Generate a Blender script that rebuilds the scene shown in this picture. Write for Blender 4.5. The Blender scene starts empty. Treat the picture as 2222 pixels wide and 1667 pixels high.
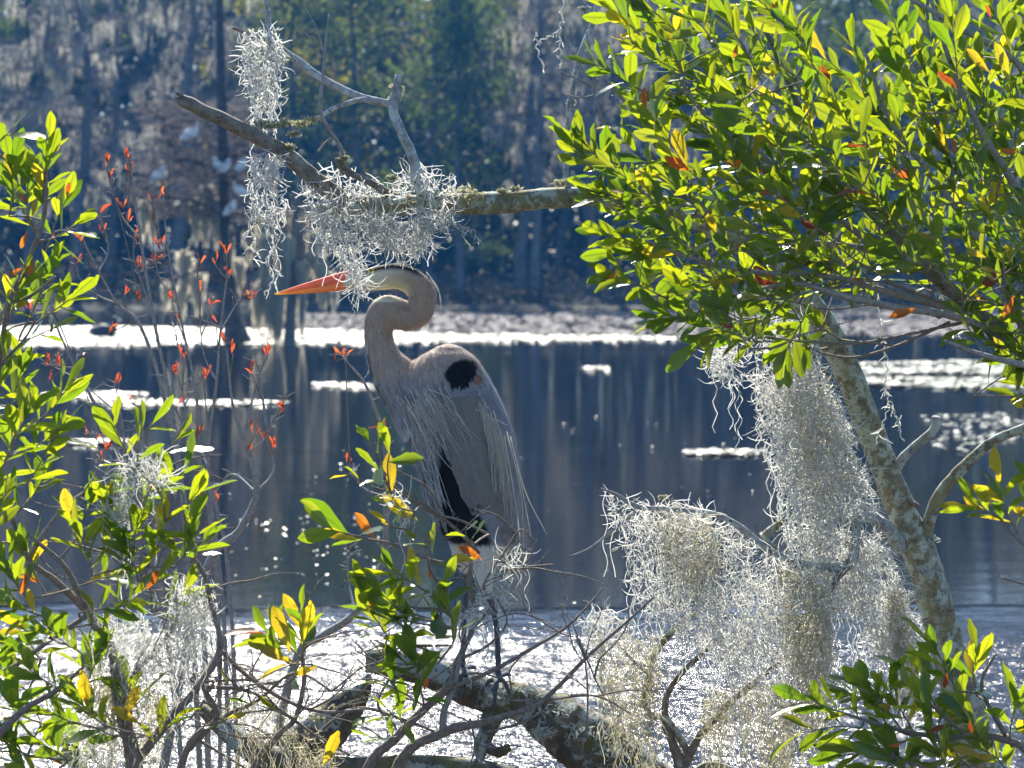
import bpy, math, random
import numpy as np
from mathutils import Vector, Matrix
rad = math.radians
RNG = np.random.default_rng(7)
random.seed(7)
SC = bpy.context.scene
COL = SC.collection

# ------------------------------------------------------------------ camera
# photo frame 2222 x 1667; F = focal length in photo pixels, horizon at row HY
F, CX, HY, CAMZ = 5600.0, 1111.0, 558.0, 1.6
cam_d = bpy.data.cameras.new('camera')
cam = bpy.data.objects.new('camera', cam_d)
COL.objects.link(cam)
cam.location = (0, 0, CAMZ)
cam.rotation_euler = (rad(90), 0, 0)
cam_d.sensor_width = 36.0
cam_d.lens = 36.0 * F / 2222.0
cam_d.shift_y = -(833.5 - HY) / 2222.0
cam_d.clip_start = 0.1
cam_d.clip_end = 2000.0
cam_d.dof.use_dof = True
cam_d.dof.focus_distance = 5.75
cam_d.dof.aperture_fstop = 7.5
SC.camera = cam

# ------------------------------------------------------------------ sky + sun
SUN_EL, SUN_AZ = 40.0, -8.0          # azimuth measured from +Y towards +X
world = bpy.data.worlds.new('World')
SC.world = world
world.use_nodes = True
wn = world.node_tree
bg = wn.nodes['Background']
sky = wn.nodes.new('ShaderNodeTexSky')
sky.sky_type = 'NISHITA'
sky.sun_disc = False
sky.sun_elevation = rad(SUN_EL)
sky.sun_rotation = rad(SUN_AZ)
sky.air_density = 1.0
sky.dust_density = 0.6
sky.ozone_density = 6.0
wn.links.new(sky.outputs[0], bg.inputs[0])
bg.inputs[1].default_value = 0.10
sun_d = bpy.data.lights.new('sun', 'SUN')
sun_d.energy = 5.0
sun_d.angle = rad(0.5)
sun_d.color = (1.0, 0.93, 0.80)
sun = bpy.data.objects.new('sun', sun_d)
COL.objects.link(sun)
S = Vector((math.sin(rad(SUN_AZ)) * math.cos(rad(SUN_EL)), math.cos(rad(SUN_AZ)) * math.cos(rad(SUN_EL)), math.sin(rad(SUN_EL))))
sun.rotation_euler = S.to_track_quat('Z', 'Y').to_euler()
sun.location = (0, 40, 40)

SC.view_settings.view_transform = 'Standard'
SC.view_settings.look = 'None'
SC.view_settings.exposure = 1.25
SC.view_settings.gamma = 1.0
SC.render.engine = 'CYCLES'
SC.cycles.use_denoising = True
SC.cycles.use_adaptive_sampling = True
SC.cycles.adaptive_threshold = 0.03
SC.cycles.max_bounces = 6
SC.cycles.transparent_max_bounces = 8
SC.cycles.volume_bounces = 0
SC.cycles.sample_clamp_indirect = 6.0
SC.cycles.caustics_reflective = False
SC.cycles.caustics_refractive = False

# ------------------------------------------------------------------ helpers
def P(px, py, d):
    return np.array([(px - CX) / F * d, d, CAMZ - (py - HY) / F * d])

def on_water(px, py, z=0.0):
    d = F * (CAMZ - z) / (py - HY)
    return np.array([(px - CX) / F * d, d, z])

def catmull(pts, n):
    pts = np.asarray(pts, float)
    if len(pts) == 2:
        t = np.linspace(0, 1, n)[:, None]
        return pts[0] * (1 - t) + pts[1] * t
    p = np.vstack([2 * pts[0] - pts[1], pts, 2 * pts[-1] - pts[-2]])
    seg = len(pts) - 1
    u = np.linspace(0, seg, n)
    i = np.minimum(u.astype(int), seg - 1)
    t = (u - i)[:, None]
    a, b, c, d = p[i], p[i + 1], p[i + 2], p[i + 3]
    return 0.5 * ((2 * b) + (-a + c) * t + (2 * a - 5 * b + 4 * c - d) * t ** 2 + (-a + 3 * b - 3 * c + d) * t ** 3)

class Geo:
    """collects vertices / quads / tris, becomes ONE mesh"""
    def __init__(self):
        self.v, self.q, self.t, self.r, self.n = [], [], [], [], 0
    def add(self, v, q=None, t=None, r=0.0):
        v = np.asarray(v, float).reshape(-1, 3)
        if q is not None and len(q):
            self.q.append(np.asarray(q, int).reshape(-1, 4) + self.n)
        if t is not None and len(t):
            self.t.append(np.asarray(t, int).reshape(-1, 3) + self.n)
        rr = np.asarray(r, float)
        self.r.append(np.full(len(v), float(rr)) if rr.ndim == 0 else rr)
        self.v.append(v)
        self.n += len(v)
    def mesh(self, name, offset=(0, 0, 0), smooth=True, rnd=False):
        v = np.vstack(self.v) - np.asarray(offset, float)
        q = np.vstack(self.q) if self.q else np.zeros((0, 4), int)
        t = np.vstack(self.t) if self.t else np.zeros((0, 3), int)
        me = bpy.data.meshes.new(name)
        me.vertices.add(len(v))
        me.vertices.foreach_set('co', v.ravel())
        nl = q.size + t.size
        me.loops.add(nl)
        me.loops.foreach_set('vertex_index', np.concatenate([q.ravel(), t.ravel()]).astype(np.int32))
        me.polygons.add(len(q) + len(t))
        ls = np.concatenate([np.arange(len(q)) * 4, q.size + np.arange(len(t)) * 3]).astype(np.int32)
        me.polygons.foreach_set('loop_start', ls)
        if smooth:
            me.polygons.foreach_set('use_smooth', np.ones(len(q) + len(t), bool))
        if rnd:
            at = me.attributes.new('rnd', 'FLOAT', 'POINT')
            at.data.foreach_set('value', np.concatenate(self.r))
        me.update(calc_edges=True)
        return me

def tubes(paths, radii, sides=5, cap=True):
    """paths (N,K,3), radii (N,K) -> verts, quads, tris"""
    paths = np.asarray(paths, float)
    N, K, _ = paths.shape
    radii = np.broadcast_to(np.asarray(radii, float), (N, K))
    tan = np.gradient(paths, axis=1)
    tan /= np.linalg.norm(tan, axis=2, keepdims=True) + 1e-12
    mean = np.abs(paths[:, -1] - paths[:, 0])
    ref = np.zeros((N, 1, 3))
    ref[np.arange(N), 0, np.argmin(mean, axis=1)] = 1
    n1 = np.cross(tan, np.broadcast_to(ref, tan.shape))
    n1 /= np.linalg.norm(n1, axis=2, keepdims=True) + 1e-12
    n2 = np.cross(tan, n1)
    a = np.linspace(0, 2 * np.pi, sides, endpoint=False)
    v = paths[:, :, None, :] + radii[:, :, None, None] * (np.cos(a)[None, None, :, None] * n1[:, :, None, :] + np.sin(a)[None, None, :, None] * n2[:, :, None, :])
    v = v.reshape(-1, 3)
    k, s, m = np.meshgrid(np.arange(K - 1), np.arange(sides), np.arange(N), indexing='ij')
    b = m * K * sides + k * sides
    s2 = (s + 1) % sides
    q = np.stack([b + s, b + s2, b + sides + s2, b + sides + s], -1).reshape(-1, 4)
    t = None
    if cap:
        tt = []
        base = np.arange(N) * K * sides
        for i in range(1, sides - 1):
            tt.append(np.stack([base, base + i + 1, base + i], -1))
            e = base + (K - 1) * sides
            tt.append(np.stack([e, e + i, e + i + 1], -1))
        t = np.vstack(tt)
    return v, q, t

def ribbons(paths, radii):
    """open V-shaped strips: thin strands that let light through"""
    v, q, t = tubes(paths, radii, 3, cap=False)
    n = len(q) // 3
    m = np.ones(len(q), bool)
    # the quads are ordered (segment, side, strand): drop the third side
    K1 = np.asarray(paths).shape[1] - 1
    N = np.asarray(paths).shape[0]
    m = m.reshape(K1, 3, N)
    m[:, 2, :] = False
    return v, q[m.ravel()], None

def hash_noise(p, f=1.0, seed=0):
    """cheap smooth value noise for vertex jitter, p (N,3)"""
    p = np.asarray(p) * f + seed * 17.3
    i = np.floor(p).astype(np.int64)
    w = p - i
    w = w * w * (3 - 2 * w)
    def h(a, b, c):
        n = (a * 73856093) ^ (b * 19349663) ^ (c * 83492791)
        n = (n ^ (n >> 13)) * 1274126177 & 0x7fffffff
        return (n % 100003) / 100003.0
    out = 0
    for dx in (0, 1):
        for dy in (0, 1):
            for dz in (0, 1):
                ww = (w[:, 0] if dx else 1 - w[:, 0]) * (w[:, 1] if dy else 1 - w[:, 1]) * (w[:, 2] if dz else 1 - w[:, 2])
                out = out + ww * h(i[:, 0] + dx, i[:, 1] + dy, i[:, 2] + dz)
    return out * 2 - 1

def limb(geo, pts, sides=8, n=None, rough=0.08, f=60, r=0.0, flat_end=True):
    """pts: list of (px, py, depth, radius_px) -> bark tube with uneven radius"""
    w = np.array([list(P(a, b, c)) + [e / F * c] for a, b, c, e in pts])
    n = n or max(6, 5 * len(pts))
    c = catmull(w, n)
    v, q, t = tubes(c[None, :, :3], np.maximum(c[None, :, 3], 0.0004), sides)
    ctr = np.repeat(c[:, :3], sides, 0)
    k = 1 + rough * (hash_noise(v, f) + 0.6 * hash_noise(v, f * 2.6, 3))
    v = ctr + (v - ctr) * k[:, None]
    geo.add(v, q, t, r)
    return c

ORG = {}
def empty(name, loc, label=None, cat=None, group=None):
    o = bpy.data.objects.new(name, None)
    COL.objects.link(o)
    o.location = tuple(loc)
    o.empty_display_size = 0.1
    ORG[o] = np.asarray(loc, float)
    tag(o, label, cat, group)
    return o

def tag(o, label=None, cat=None, group=None, kind=None):
    if label: o['label'] = label
    if cat: o['category'] = cat
    if group: o['group'] = group
    if kind: o['kind'] = kind
    return o

def part(name, geo, mat, parent=None, smooth=True, rnd=False, base=None):
    """link a Geo (world coordinates) as one mesh object"""
    org = ORG[parent] if parent is not None else (np.asarray(base, float) if base is not None else np.zeros(3))
    me = geo.mesh(name, org, smooth, rnd) if isinstance(geo, Geo) else geo
    if mat is not None and not me.materials:
        me.materials.append(mat)
    o = bpy.data.objects.new(name, me)
    COL.objects.link(o)
    if parent is not None:
        o.parent = parent
    else:
        o.location = tuple(org)
    ORG[o] = org
    return o

# ------------------------------------------------------------------ materials
class NT:
    def __init__(self, name):
        self.m = bpy.data.materials.new(name)
        self.m.use_nodes = True
        self.t = self.m.node_tree
        self.t.nodes.clear()
        self.out = self.t.nodes.new('ShaderNodeOutputMaterial')
    def n(self, typ, **kw):
        nd = self.t.nodes.new('ShaderNode' + typ)
        for k, v in kw.items():
            if k.startswith('_'):
                setattr(nd, k[1:], v)
            else:
                self.set(nd, k.replace('__', ' '), v)
        return nd
    def set(self, nd, k, v):
        s = nd.inputs[int(k[1:])] if (k[0] == 'i' and k[1:].isdigit()) else nd.inputs[k]
        if hasattr(v, 'is_output') or hasattr(v, 'links') and hasattr(v, 'node'):
            self.t.links.new(v, s)
        elif isinstance(v, (tuple, list)) and s.type == 'RGBA' and len(v) == 3:
            s.default_value = (*v, 1)
        else:
            s.default_value = v
    def noise(self, vec, scale, detail=4, rough=0.55, out=0):
        nd = self.n('TexNoise', Scale=scale, Detail=detail, Roughness=rough)
        if vec is not None: self.t.links.new(vec, nd.inputs['Vector'])
        return nd.outputs[out]
    def ramp(self, fac, stops):
        nd = self.t.nodes.new('ShaderNodeValToRGB')
        el = nd.color_ramp.elements
        while len(el) < len(stops): el.new(0.5)
        for e, (p, c) in zip(el, stops):
            e.position = p
            e.color = (*c, 1) if len(c) == 3 else c
        self.t.links.new(fac, nd.inputs[0])
        return nd.outputs[0]
    def mix(self, fac, a, b, blend='MIX'):
        nd = self.n('Mix', _data_type='RGBA', _blend_type=blend)
        for i, v in ((0, fac), (6, a), (7, b)):
            if hasattr(v, 'node'): self.t.links.new(v, nd.inputs[i])
            else: nd.inputs[i].default_value = v if i == 0 else (*v, 1)
        return nd.outputs[2]
    def math(self, op, a, b=0.0, clamp=False):
        nd = self.n('Math', _operation=op, _use_clamp=clamp)
        for i, v in ((0, a), (1, b)):
            if hasattr(v, 'node'): self.t.links.new(v, nd.inputs[i])
            else: nd.inputs[i].default_value = v
        return nd.outputs[0]
    def pos(self):
        return self.n('NewGeometry').outputs['Position']
    def bump(self, h, strength=0.5, dist=0.01):
        return self.n('Bump', Strength=strength, Distance=dist, Height=h).outputs[0]
    def done(self, sh):
        self.t.links.new(sh, self.out.inputs[0])
        return self.m

def rnd_socket(k):
    """one random number per leaf: object random for single leaves, stored attribute for joined ones"""
    a = k.n('Attribute', _attribute_type='GEOMETRY', _attribute_name='rnd').outputs['Fac']
    o = k.n('ObjectInfo').outputs['Random']
    return k.math('FRACT', k.math('ADD', a, o))

def leafy(name, refl, trans, fac=0.5, rough=0.38, spots=0.0, spec=0.5):
    """refl / trans: two colours each, mixed by the leaf's own random number"""
    k = NT(name)
    r = rnd_socket(k)
    p = k.pos()
    fine = k.noise(p, 55, 3)
    c1 = k.mix(k.math('MULTIPLY_ADD', fine, 0.5), refl[0], refl[1])
    c1 = k.mix(r, refl[0], refl[1])
    c2 = k.mix(k.math('FRACT', k.math('MULTIPLY', r, 7.31)), trans[0], trans[1])
    c2 = k.mix(k.math('MULTIPLY', fine, 0.35), c2, tuple(x * 0.55 for x in trans[0]))
    if spots:
        sp = k.ramp(k.noise(p, 130, 2), [(0.0, (0, 0, 0)), (0.66, (0, 0, 0)), (0.72, (1, 1, 1))])
        c1 = k.mix(k.math('MULTIPLY', sp, spots), c1, (0.06, 0.025, 0.008))
        c2 = k.mix(k.math('MULTIPLY', sp, spots), c2, (0.10, 0.02, 0.004))
    rib = k.ramp(k.n('Attribute', _attribute_type='GEOMETRY', _attribute_name='rib').outputs['Fac'], [(0.0, (0, 0, 0)), (0.80, (0, 0, 0)), (0.93, (1, 1, 1))])
    c1 = k.mix(k.math('MULTIPLY', rib, 0.6), c1, tuple(min(1, x * 2.4 + 0.03) for x in refl[1]))
    c2 = k.mix(k.math('MULTIPLY', rib, 0.6), c2, tuple(x * 0.35 for x in trans[0]))
    b = k.bump(k.noise(p, 260, 3), 0.25, 0.002)
    pr = k.n('BsdfPrincipled', Base__Color=c1, Roughness=rough, Normal=b, IOR=1.45)
    pr.inputs['Specular IOR Level'].default_value = spec
    tr = k.n('BsdfTranslucent', Color=c2, Normal=b)
    mx = k.n('MixShader', i0=fac, i1=pr.outputs[0], i2=tr.outputs[0])
    return k.done(mx.outputs[0])

def bark(name, cols, scale=30, lichen=None, lich_amt=0.5, rough=0.85, bstr=0.8, moss=None, ratio=1.0):
    k = NT(name)
    p = k.pos()
    n1 = k.noise(p, scale, 6, 0.65)
    c = k.ramp(n1, [(0.25, cols[0]), (0.5, cols[1]), (0.75, cols[2])])
    h = n1
    if lichen:
        n2 = k.noise(p, scale * 0.55 * ratio, 5, 0.7)
        f = k.ramp(n2, [(0.0, (0, 0, 0)), (lich_amt, (0, 0, 0)), (lich_amt + 0.06, (1, 1, 1))])
        lc = k.mix(k.noise(p, scale * 0.2, 2), lichen[0], lichen[1])
        c = k.mix(f, c, lc)
        n3 = k.noise(p, scale * 2.2, 3, 0.6)
        g = k.ramp(n3, [(0.0, (0, 0, 0)), (0.60, (0, 0, 0)), (0.66, (1, 1, 1))])
        c = k.mix(k.math('MULTIPLY', g, 0.85), c, (0.025, 0.022, 0.02))
        h = k.math('ADD', n1, k.math('MULTIPLY', f, 0.5))
    if moss:
        g = k.ramp(k.noise(p, scale * 0.33, 3), [(0.0, (0, 0, 0)), (0.52, (0, 0, 0)), (0.62, (1, 1, 1))])
        c = k.mix(k.math('MULTIPLY', g, 0.8), c, moss)
    b = k.bump(h, bstr, 0.004 * 30 / scale)
    pr = k.n('BsdfPrincipled', Base__Color=c, Roughness=rough, Normal=b)
    return k.done(pr.outputs[0])
# ================================================================== the setting
# ---- water
k = NT('pond water')
p = k.pos()
sep = k.n('SeparateXYZ', Vector=p)
yy = sep.outputs[1]
mp = k.n('Mapping', Vector=p, Scale=(0.55, 1.0, 1.0))
w_big = k.noise(mp.outputs[0], 5.0, 5, 0.6)
w_fine = k.noise(mp.outputs[0], 16.0, 4, 0.6)
edge = k.math('ADD', yy, k.math('MULTIPLY', k.noise(p, 0.9, 3), 1.6))
near = k.n('MapRange', Value=edge, i1=12.6, i2=11.2, i3=0.0, i4=1.0).outputs[0]
patch = k.ramp(k.noise(k.n('Mapping', Vector=p, Scale=(0.05, 0.22, 1.0)).outputs[0], 1.0, 4), [(0.0, (0, 0, 0)), (0.52, (0, 0, 0)), (0.7, (1, 1, 1))])
amp = k.math('ADD', k.math('MULTIPLY', near, 0.75), k.math('ADD', 0.012, k.math('MULTIPLY', patch, 0.02)))
hgt = k.math('MULTIPLY', k.math('ADD', w_big, k.math('MULTIPLY', w_fine, 0.35)), amp)
b = k.bump(hgt, 1.0, 0.10)
pr = k.n('BsdfPrincipled', Base__Color=(0.008, 0.010, 0.016), Normal=b, IOR=1.33,
         Roughness=k.n('MapRange', Value=near, i1=0.0, i2=1.0, i3=0.045, i4=0.18).outputs[0])
M_WATER = k.done(pr.outputs[0])
g = Geo()
ys = np.concatenate([[3.0], np.geomspace(6, 84, 40)])
xs = np.linspace(-1, 1, 13)
vv = np.array([[x * (30 + y * 1.2), y, 0.0] for y in ys for x in xs])
nx = len(xs)
qq = [[j * nx + i, j * nx + i + 1, (j + 1) * nx + i + 1, (j + 1) * nx + i] for j in range(len(ys) - 1) for i in range(nx - 1)]
g.add(vv, qq)
tag(part('water', g, M_WATER), kind='structure')

# ---- ground: near bank under the shrubs, and the far shore that runs on to the horizon
k = NT('bank soil')
p = k.pos()
n1 = k.noise(p, 6, 6, 0.65)
c = k.ramp(n1, [(0.3, (0.035, 0.026, 0.018)), (0.5, (0.085, 0.065, 0.045)), (0.7, (0.13, 0.115, 0.07))])
pr = k.n('BsdfPrincipled', Base__Color=c, Roughness=0.95, Normal=k.bump(n1, 0.8, 0.05))
M_SOIL = k.done(pr.outputs[0])
k = NT('far shore litter')
p = k.pos()
n1 = k.noise(p, 1.6, 6, 0.65)
c = k.ramp(n1, [(0.3, (0.03, 0.03, 0.015)), (0.5, (0.075, 0.06, 0.04)), (0.62, (0.05, 0.075, 0.02)), (0.75, (0.14, 0.11, 0.075))])
pr = k.n('BsdfPrincipled', Base__Color=c, Roughness=0.95, Normal=k.bump(n1, 0.8, 0.2))
M_SHORE = k.done(pr.outputs[0])

def sheet(xs, ys, zf):
    g = Geo()
    X, Y = np.meshgrid(xs, ys)
    Z = zf(X, Y)
    nx = len(xs)
    q = [[j * nx + i, j * nx + i + 1, (j + 1) * nx + i + 1, (j + 1) * nx + i] for j in range(len(ys) - 1) for i in range(nx - 1)]
    g.add(np.stack([X, Y, Z], -1), q)
    return g
def bank_z(X, Y):
    f = np.clip((7.5 - Y) / 1.6, -0.3, 1)
    z = np.where(f > 0, 0.20 * f ** 0.8 * 1.0, f * 0.8)
    n = hash_noise(np.stack([X.ravel(), Y.ravel(), 0 * X.ravel()], -1), 2.1).reshape(X.shape)
    return z + 0.03 * n - 0.01
tag(part('ground', sheet(np.linspace(-14, 14, 71), np.linspace(-6, 8.0, 57), bank_z), M_SOIL), kind='structure')
def shore_z(X, Y):
    n = hash_noise(np.stack([X.ravel(), Y.ravel(), 0 * X.ravel()], -1), 0.25).reshape(X.shape)
    e = Y - 79 - 1.6 * n
    return np.where(e < 0, np.maximum(e * 0.25, -0.6), np.minimum(e * 0.05, 0.9) + 0.05 * n + 0.02)
tag(part('far_shore', sheet(np.linspace(-130, 130, 131), np.concatenate([np.linspace(75, 110, 40), np.geomspace(112, 260, 10)]), shore_z), M_SHORE), kind='structure')
# ================================================================== far shore trees
M_FBARK = bark('far bark', [(0.06, 0.055, 0.05), (0.13, 0.12, 0.11), (0.22, 0.21, 0.20)], scale=7, bstr=0.6)
M_FTWIG = bark('far twigs', [(0.10, 0.085, 0.075), (0.17, 0.145, 0.125), (0.24, 0.21, 0.18)], scale=9, bstr=0.2)
M_FMOSS = leafy('far moss', ((0.36, 0.34, 0.29), (0.48, 0.46, 0.40)), ((0.55, 0.52, 0.43), (0.68, 0.66, 0.57)), 0.5, 0.9, spec=0.1)
M_FEVER = leafy('far evergreen leaves', ((0.025, 0.05, 0.018), (0.055, 0.085, 0.025)), ((0.10, 0.16, 0.02), (0.16, 0.22, 0.03)), 0.45, 0.65, spec=0.25)
M_FYELL = leafy('far yellowing leaves', ((0.07, 0.085, 0.02), (0.13, 0.12, 0.03)), ((0.30, 0.31, 0.03), (0.44, 0.38, 0.04)), 0.5, 0.65, spec=0.25)
M_FBRWN = leafy('far dry leaves', ((0.10, 0.075, 0.05), (0.16, 0.12, 0.08)), ((0.18, 0.12, 0.07), (0.26, 0.18, 0.10)), 0.4, 0.6)

def rand_dirs(n, rng=RNG):
    d = rng.normal(size=(n, 3))
    return d / (np.linalg.norm(d, axis=1, keepdims=True) + 1e-9)

def leaf_quads(geo, centres, size, rng=RNG, up=0.3):
    """pointed little leaf faces: kite-shaped quads with random orientation"""
    n = len(centres)
    a = rand_dirs(n, rng)
    b = np.cross(a, rand_dirs(n, rng))
    b /= np.linalg.norm(b, axis=1, keepdims=True) + 1e-9
    s = (size * rng.uniform(0.6, 1.4, n))[:, None]
    v = np.stack([centres - a * s, centres + b * s * 0.42 - a * s * 0.1, centres + a * s, centres - b * s * 0.42 - a * s * 0.1], 1)
    q = np.arange(n * 4).reshape(n, 4)
    geo.add(v.reshape(-1, 3), q, r=np.repeat(rng.random(n), 4))

def branching(rng, base, h, r, n_limb, spread, z0=0.35, flare=1.6):
    """trunk path + limbs + twigs of one tree standing at base (local coordinates)"""
    K = 14
    t = np.linspace(0, 1, K)
    wob = np.cumsum(rng.normal(0, 0.035 * h / K * 3, (K, 2)), 0)
    tr = np.stack([base[0] + wob[:, 0], base[1] + wob[:, 1], base[2] + t * h - 0.25], -1)
    rr = r * (1 - 0.82 * t) + r * (flare - 1) * np.exp(-t * 18)
    g = Geo()
    v, q, tt = tubes(tr[None], rr[None], 8)
    g.add(v, q, tt)
    tips = []
    limbs = []
    for i in range(n_limb):
        u = rng.uniform(z0, 0.97)
        p0 = np.array([np.interp(u, t, tr[:, j]) for j in range(3)])
        az = rng.uniform(0, 2 * np.pi)
        L = spread * rng.uniform(0.5, 1.1) * (1.15 - 0.75 * u)
        el = rng.uniform(0.0, 0.7) + 0.5 * (u > 0.8)
        d = np.array([math.cos(az) * math.cos(el), math.sin(az) * math.cos(el), math.sin(el)])
        s = np.linspace(0, 1, 6)[:, None]
        path = p0 + d * L * s + np.array([0, 0, -0.12 * L]) * s ** 2 + np.cumsum(rng.normal(0, 0.03 * L, (6, 3)), 0) * (s > 0)
        limbs.append(path)
        v, q, tt = tubes(path[None], (np.interp(u, t, rr) * 0.45 * (1 - 0.8 * s[:, 0]))[None], 5)
        g.add(v, q, tt)
        tips.append(path)
    return g, np.array(tips), tr

def twigs_on(rng, limbs, per, L):
    n = len(limbs) * per
    li = np.repeat(np.arange(len(limbs)), per)
    u = rng.uniform(0.25, 1.0, n) * 4.999
    i = u.astype(int)
    f = (u - i)[:, None]
    p0 = limbs[li, i] * (1 - f) + limbs[li, i + 1] * f
    d = rand_dirs(n, rng)
    d[:, 2] = np.abs(d[:, 2]) * 0.6 - 0.1
    ln = (L * rng.uniform(0.3, 1.1, n))[:, None]
    s = np.linspace(0, 1, 4)
    path = p0[:, None, :] + d[:, None, :] * ln[:, None, :] * s[None, :, None] + rng.normal(0, 0.05 * L, (n, 4, 3)) * s[None, :, None]
    return path

def drapes(geo, tops, length, n_per, spread, rad_, rng=RNG, K=5):
    """hanging moss: bundles of thin wavy strands below the given points"""
    n = len(tops) * n_per
    p0 = np.repeat(tops, n_per, 0) + rng.normal(0, spread, (n, 3)) * np.array([1, 1, 0.3])
    L = np.repeat(length * rng.uniform(0.5, 1.2, len(tops)), n_per) * rng.uniform(0.25, 1.0, n)
    s = np.linspace(0, 1, K)
    path = p0[:, None, :] + np.stack([np.zeros((n, K)), np.zeros((n, K)), -L[:, None] * s[None]], -1)
    path[:, :, :2] += np.cumsum(rng.normal(0, 0.03, (n, K, 2)), 1) * np.repeat(length, n)[:, None, None] if np.ndim(length) == 0 else 0
    rr = rad_ * np.array([0.5, 1.0, 0.9, 0.6, 0.15])[None, :K] * rng.uniform(0.6, 1.3, (n, 1))
    v, q, t = ribbons(path, rr)
    geo.add(v, q, r=np.repeat(rng.random(n), K * 3))

def clumps(rng, limbs, n_clump, per, sig):
    li = rng.integers(0, len(limbs), n_clump)
    u = rng.uniform(0.35, 1.0, n_clump) * 4.999
    i = u.astype(int)
    c = limbs[li, i]
    pts = np.repeat(c, per, 0) + rng.normal(0, 1, (n_clump * per, 3)) * np.repeat(sig * rng.uniform(0.5, 1.3, n_clump), per)[:, None] * np.array([1.0, 1.0, 0.6])
    return pts

PROTO = {}
for kind, seeds in (('ever', (1, 2, 3)), ('bare', (4, 5, 6, 7)), ('yellow', (8, 9))):
    for sd in seeds:
        rng = np.random.default_rng(100 + sd)
        h = {'ever': 12.5, 'bare': 13.5, 'yellow': 12.0}[kind]
        tg, limbs, tr = branching(rng, (0, 0, 0), h, 0.17 if kind != 'bare' else 0.2, 26, 3.4, z0=0.12 if kind != 'bare' else 0.22)
        ms = {'trunk': tg.mesh('trunk')}
        ms['trunk'].materials.append(M_FBARK)
        cg = Geo()
        if kind == 'bare':
            tw = twigs_on(rng, limbs, 26, 1.3)
            v, q, t = tubes(tw, np.array([0.016, 0.012, 0.008, 0.004]), 3, cap=False)
            cg.add(v, q)
            ms['crown'] = cg.mesh('crown')
            ms['crown'].materials.append(M_FTWIG)
            mg = Geo()
            tops = np.concatenate([limbs[:, 2], limbs[:, 3], limbs[:, 4], limbs[:, 5]])
            tops = tops[rng.random(len(tops)) < 0.5]
            drapes(mg, tops, 1.0, 16, 0.10, 0.022, rng)
            ms['moss'] = mg.mesh('moss', rnd=True)
            ms['moss'].materials.append(M_FMOSS)
        else:
            pts = clumps(rng, limbs, 120, 46, 0.55)
            leaf_quads(cg, pts, 0.11, rng)
            ms['crown'] = cg.mesh('crown', rnd=True)
            ms['crown'].materials.append(M_FEVER if kind == 'ever' else M_FYELL)
        PROTO.setdefault(kind, []).append(ms)

LAB = {'ever': ('dark green leafy evergreen tree on the far shore', 'evergreen_tree'),
       'bare': ('bare grey tree draped with moss on the far shore', 'bare_tree'),
       'yellow': ('yellow green leafy tree on the far shore', 'yellowing_tree')}
rng = np.random.default_rng(31)
def plant(kind, px, d, sc=1.0):
    ms = PROTO[kind][rng.integers(0, len(PROTO[kind]))]
    x = (px - CX) / F * d
    z = 0.05 if d > 80 else -0.1
    e = empty(LAB[kind][1], (x, d, z), LAB[kind][0], 'tree', {'ever': 'evergreens on the far shore', 'bare': 'bare mossy trees on the far shore', 'yellow': 'yellowing trees on the far shore'}[kind])
    e.rotation_euler = (0, 0, rng.uniform(0, 6.28))
    s = sc * rng.uniform(0.9, 1.12)
    e.scale = (s, s, s)
    for nm, me in ms.items():
        o = bpy.data.objects.new(nm, me)
        COL.objects.link(o)
        o.parent = e
        if nm != 'trunk': o['kind'] = 'stuff'
# hand-placed along the shore: what the photo shows from left to right
for kind, px, d, sc in [
    ('bare', -350, 86, 1.0), ('ever', -160, 92, 1.1), ('bare', -40, 83, 1.05), ('bare', 60, 88, 1.0), ('bare', 150, 84, 1.1), ('ever', 90, 97, 1.1),
    ('bare', 235, 90, 1.0), ('bare', 385, 85, 1.1), ('ever', 300, 99, 1.15), ('bare', 450, 94, 1.0), ('yellow', 545, 96, 1.05),
    ('ever', 640, 88, 0.95), ('yellow', 700, 93, 1.05), ('ever', 780, 86, 1.0), ('yellow', 850, 98, 1.1), ('ever', 930, 90, 1.05), ('ever', 1010, 84, 0.95),
    ('yellow', 1060, 97, 1.05), ('bare', 1130, 84, 1.0), ('bare', 1165, 83, 0.9), ('ever', 1210, 95, 1.05), ('bare', 1290, 86, 1.05), ('bare', 1390, 91, 1.0),
    ('ever', 1480, 97, 1.1), ('bare', 1560, 86, 1.05), ('bare', 1690, 90, 1.0), ('ever', 1750, 95, 1.1), ('ever', 1850, 86, 1.05), ('bare', 1960, 92, 1.05),
    ('ever', 2060, 88, 1.0), ('bare', 2150, 85, 1.0), ('ever', 2260, 92, 1.1), ('bare', 2380, 86, 1.05), ('ever', 2500, 93, 1.1)]:
    plant(kind, px, d, sc)

# ---- the wood behind them reads as one mass
rng = np.random.default_rng(77)
g = Geo()
n = 110000
X = rng.uniform(-46, 46, n)
Y = rng.uniform(97, 124, n)
top = 12.0 + 2.2 * hash_noise(np.stack([X, Y, 0 * X], -1), 0.22) + 0.12 * (Y - 100)
Z = top * rng.random(n) ** 0.85
leaf_quads(g, np.stack([X, Y, Z], -1), 0.34, rng)
k = NT('far wood leaves')
r = rnd_socket(k)
c1 = k.ramp(r, [(0.0, (0.03, 0.05, 0.02)), (0.45, (0.055, 0.07, 0.03)), (0.6, (0.11, 0.095, 0.07)), (1.0, (0.17, 0.15, 0.125))])
pr = k.n('BsdfPrincipled', Base__Color=c1, Roughness=0.7)
tl = k.n('BsdfTranslucent', Color=c1)
M_WOOD = k.done(k.n('MixShader', i0=0.35, i1=pr.outputs[0], i2=tl.outputs[0]).outputs[0])
tag(part('far_wood', g, M_WOOD, rnd=True), 'dense wood rising behind the trees of the far shore', 'wood', kind='stuff')
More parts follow.
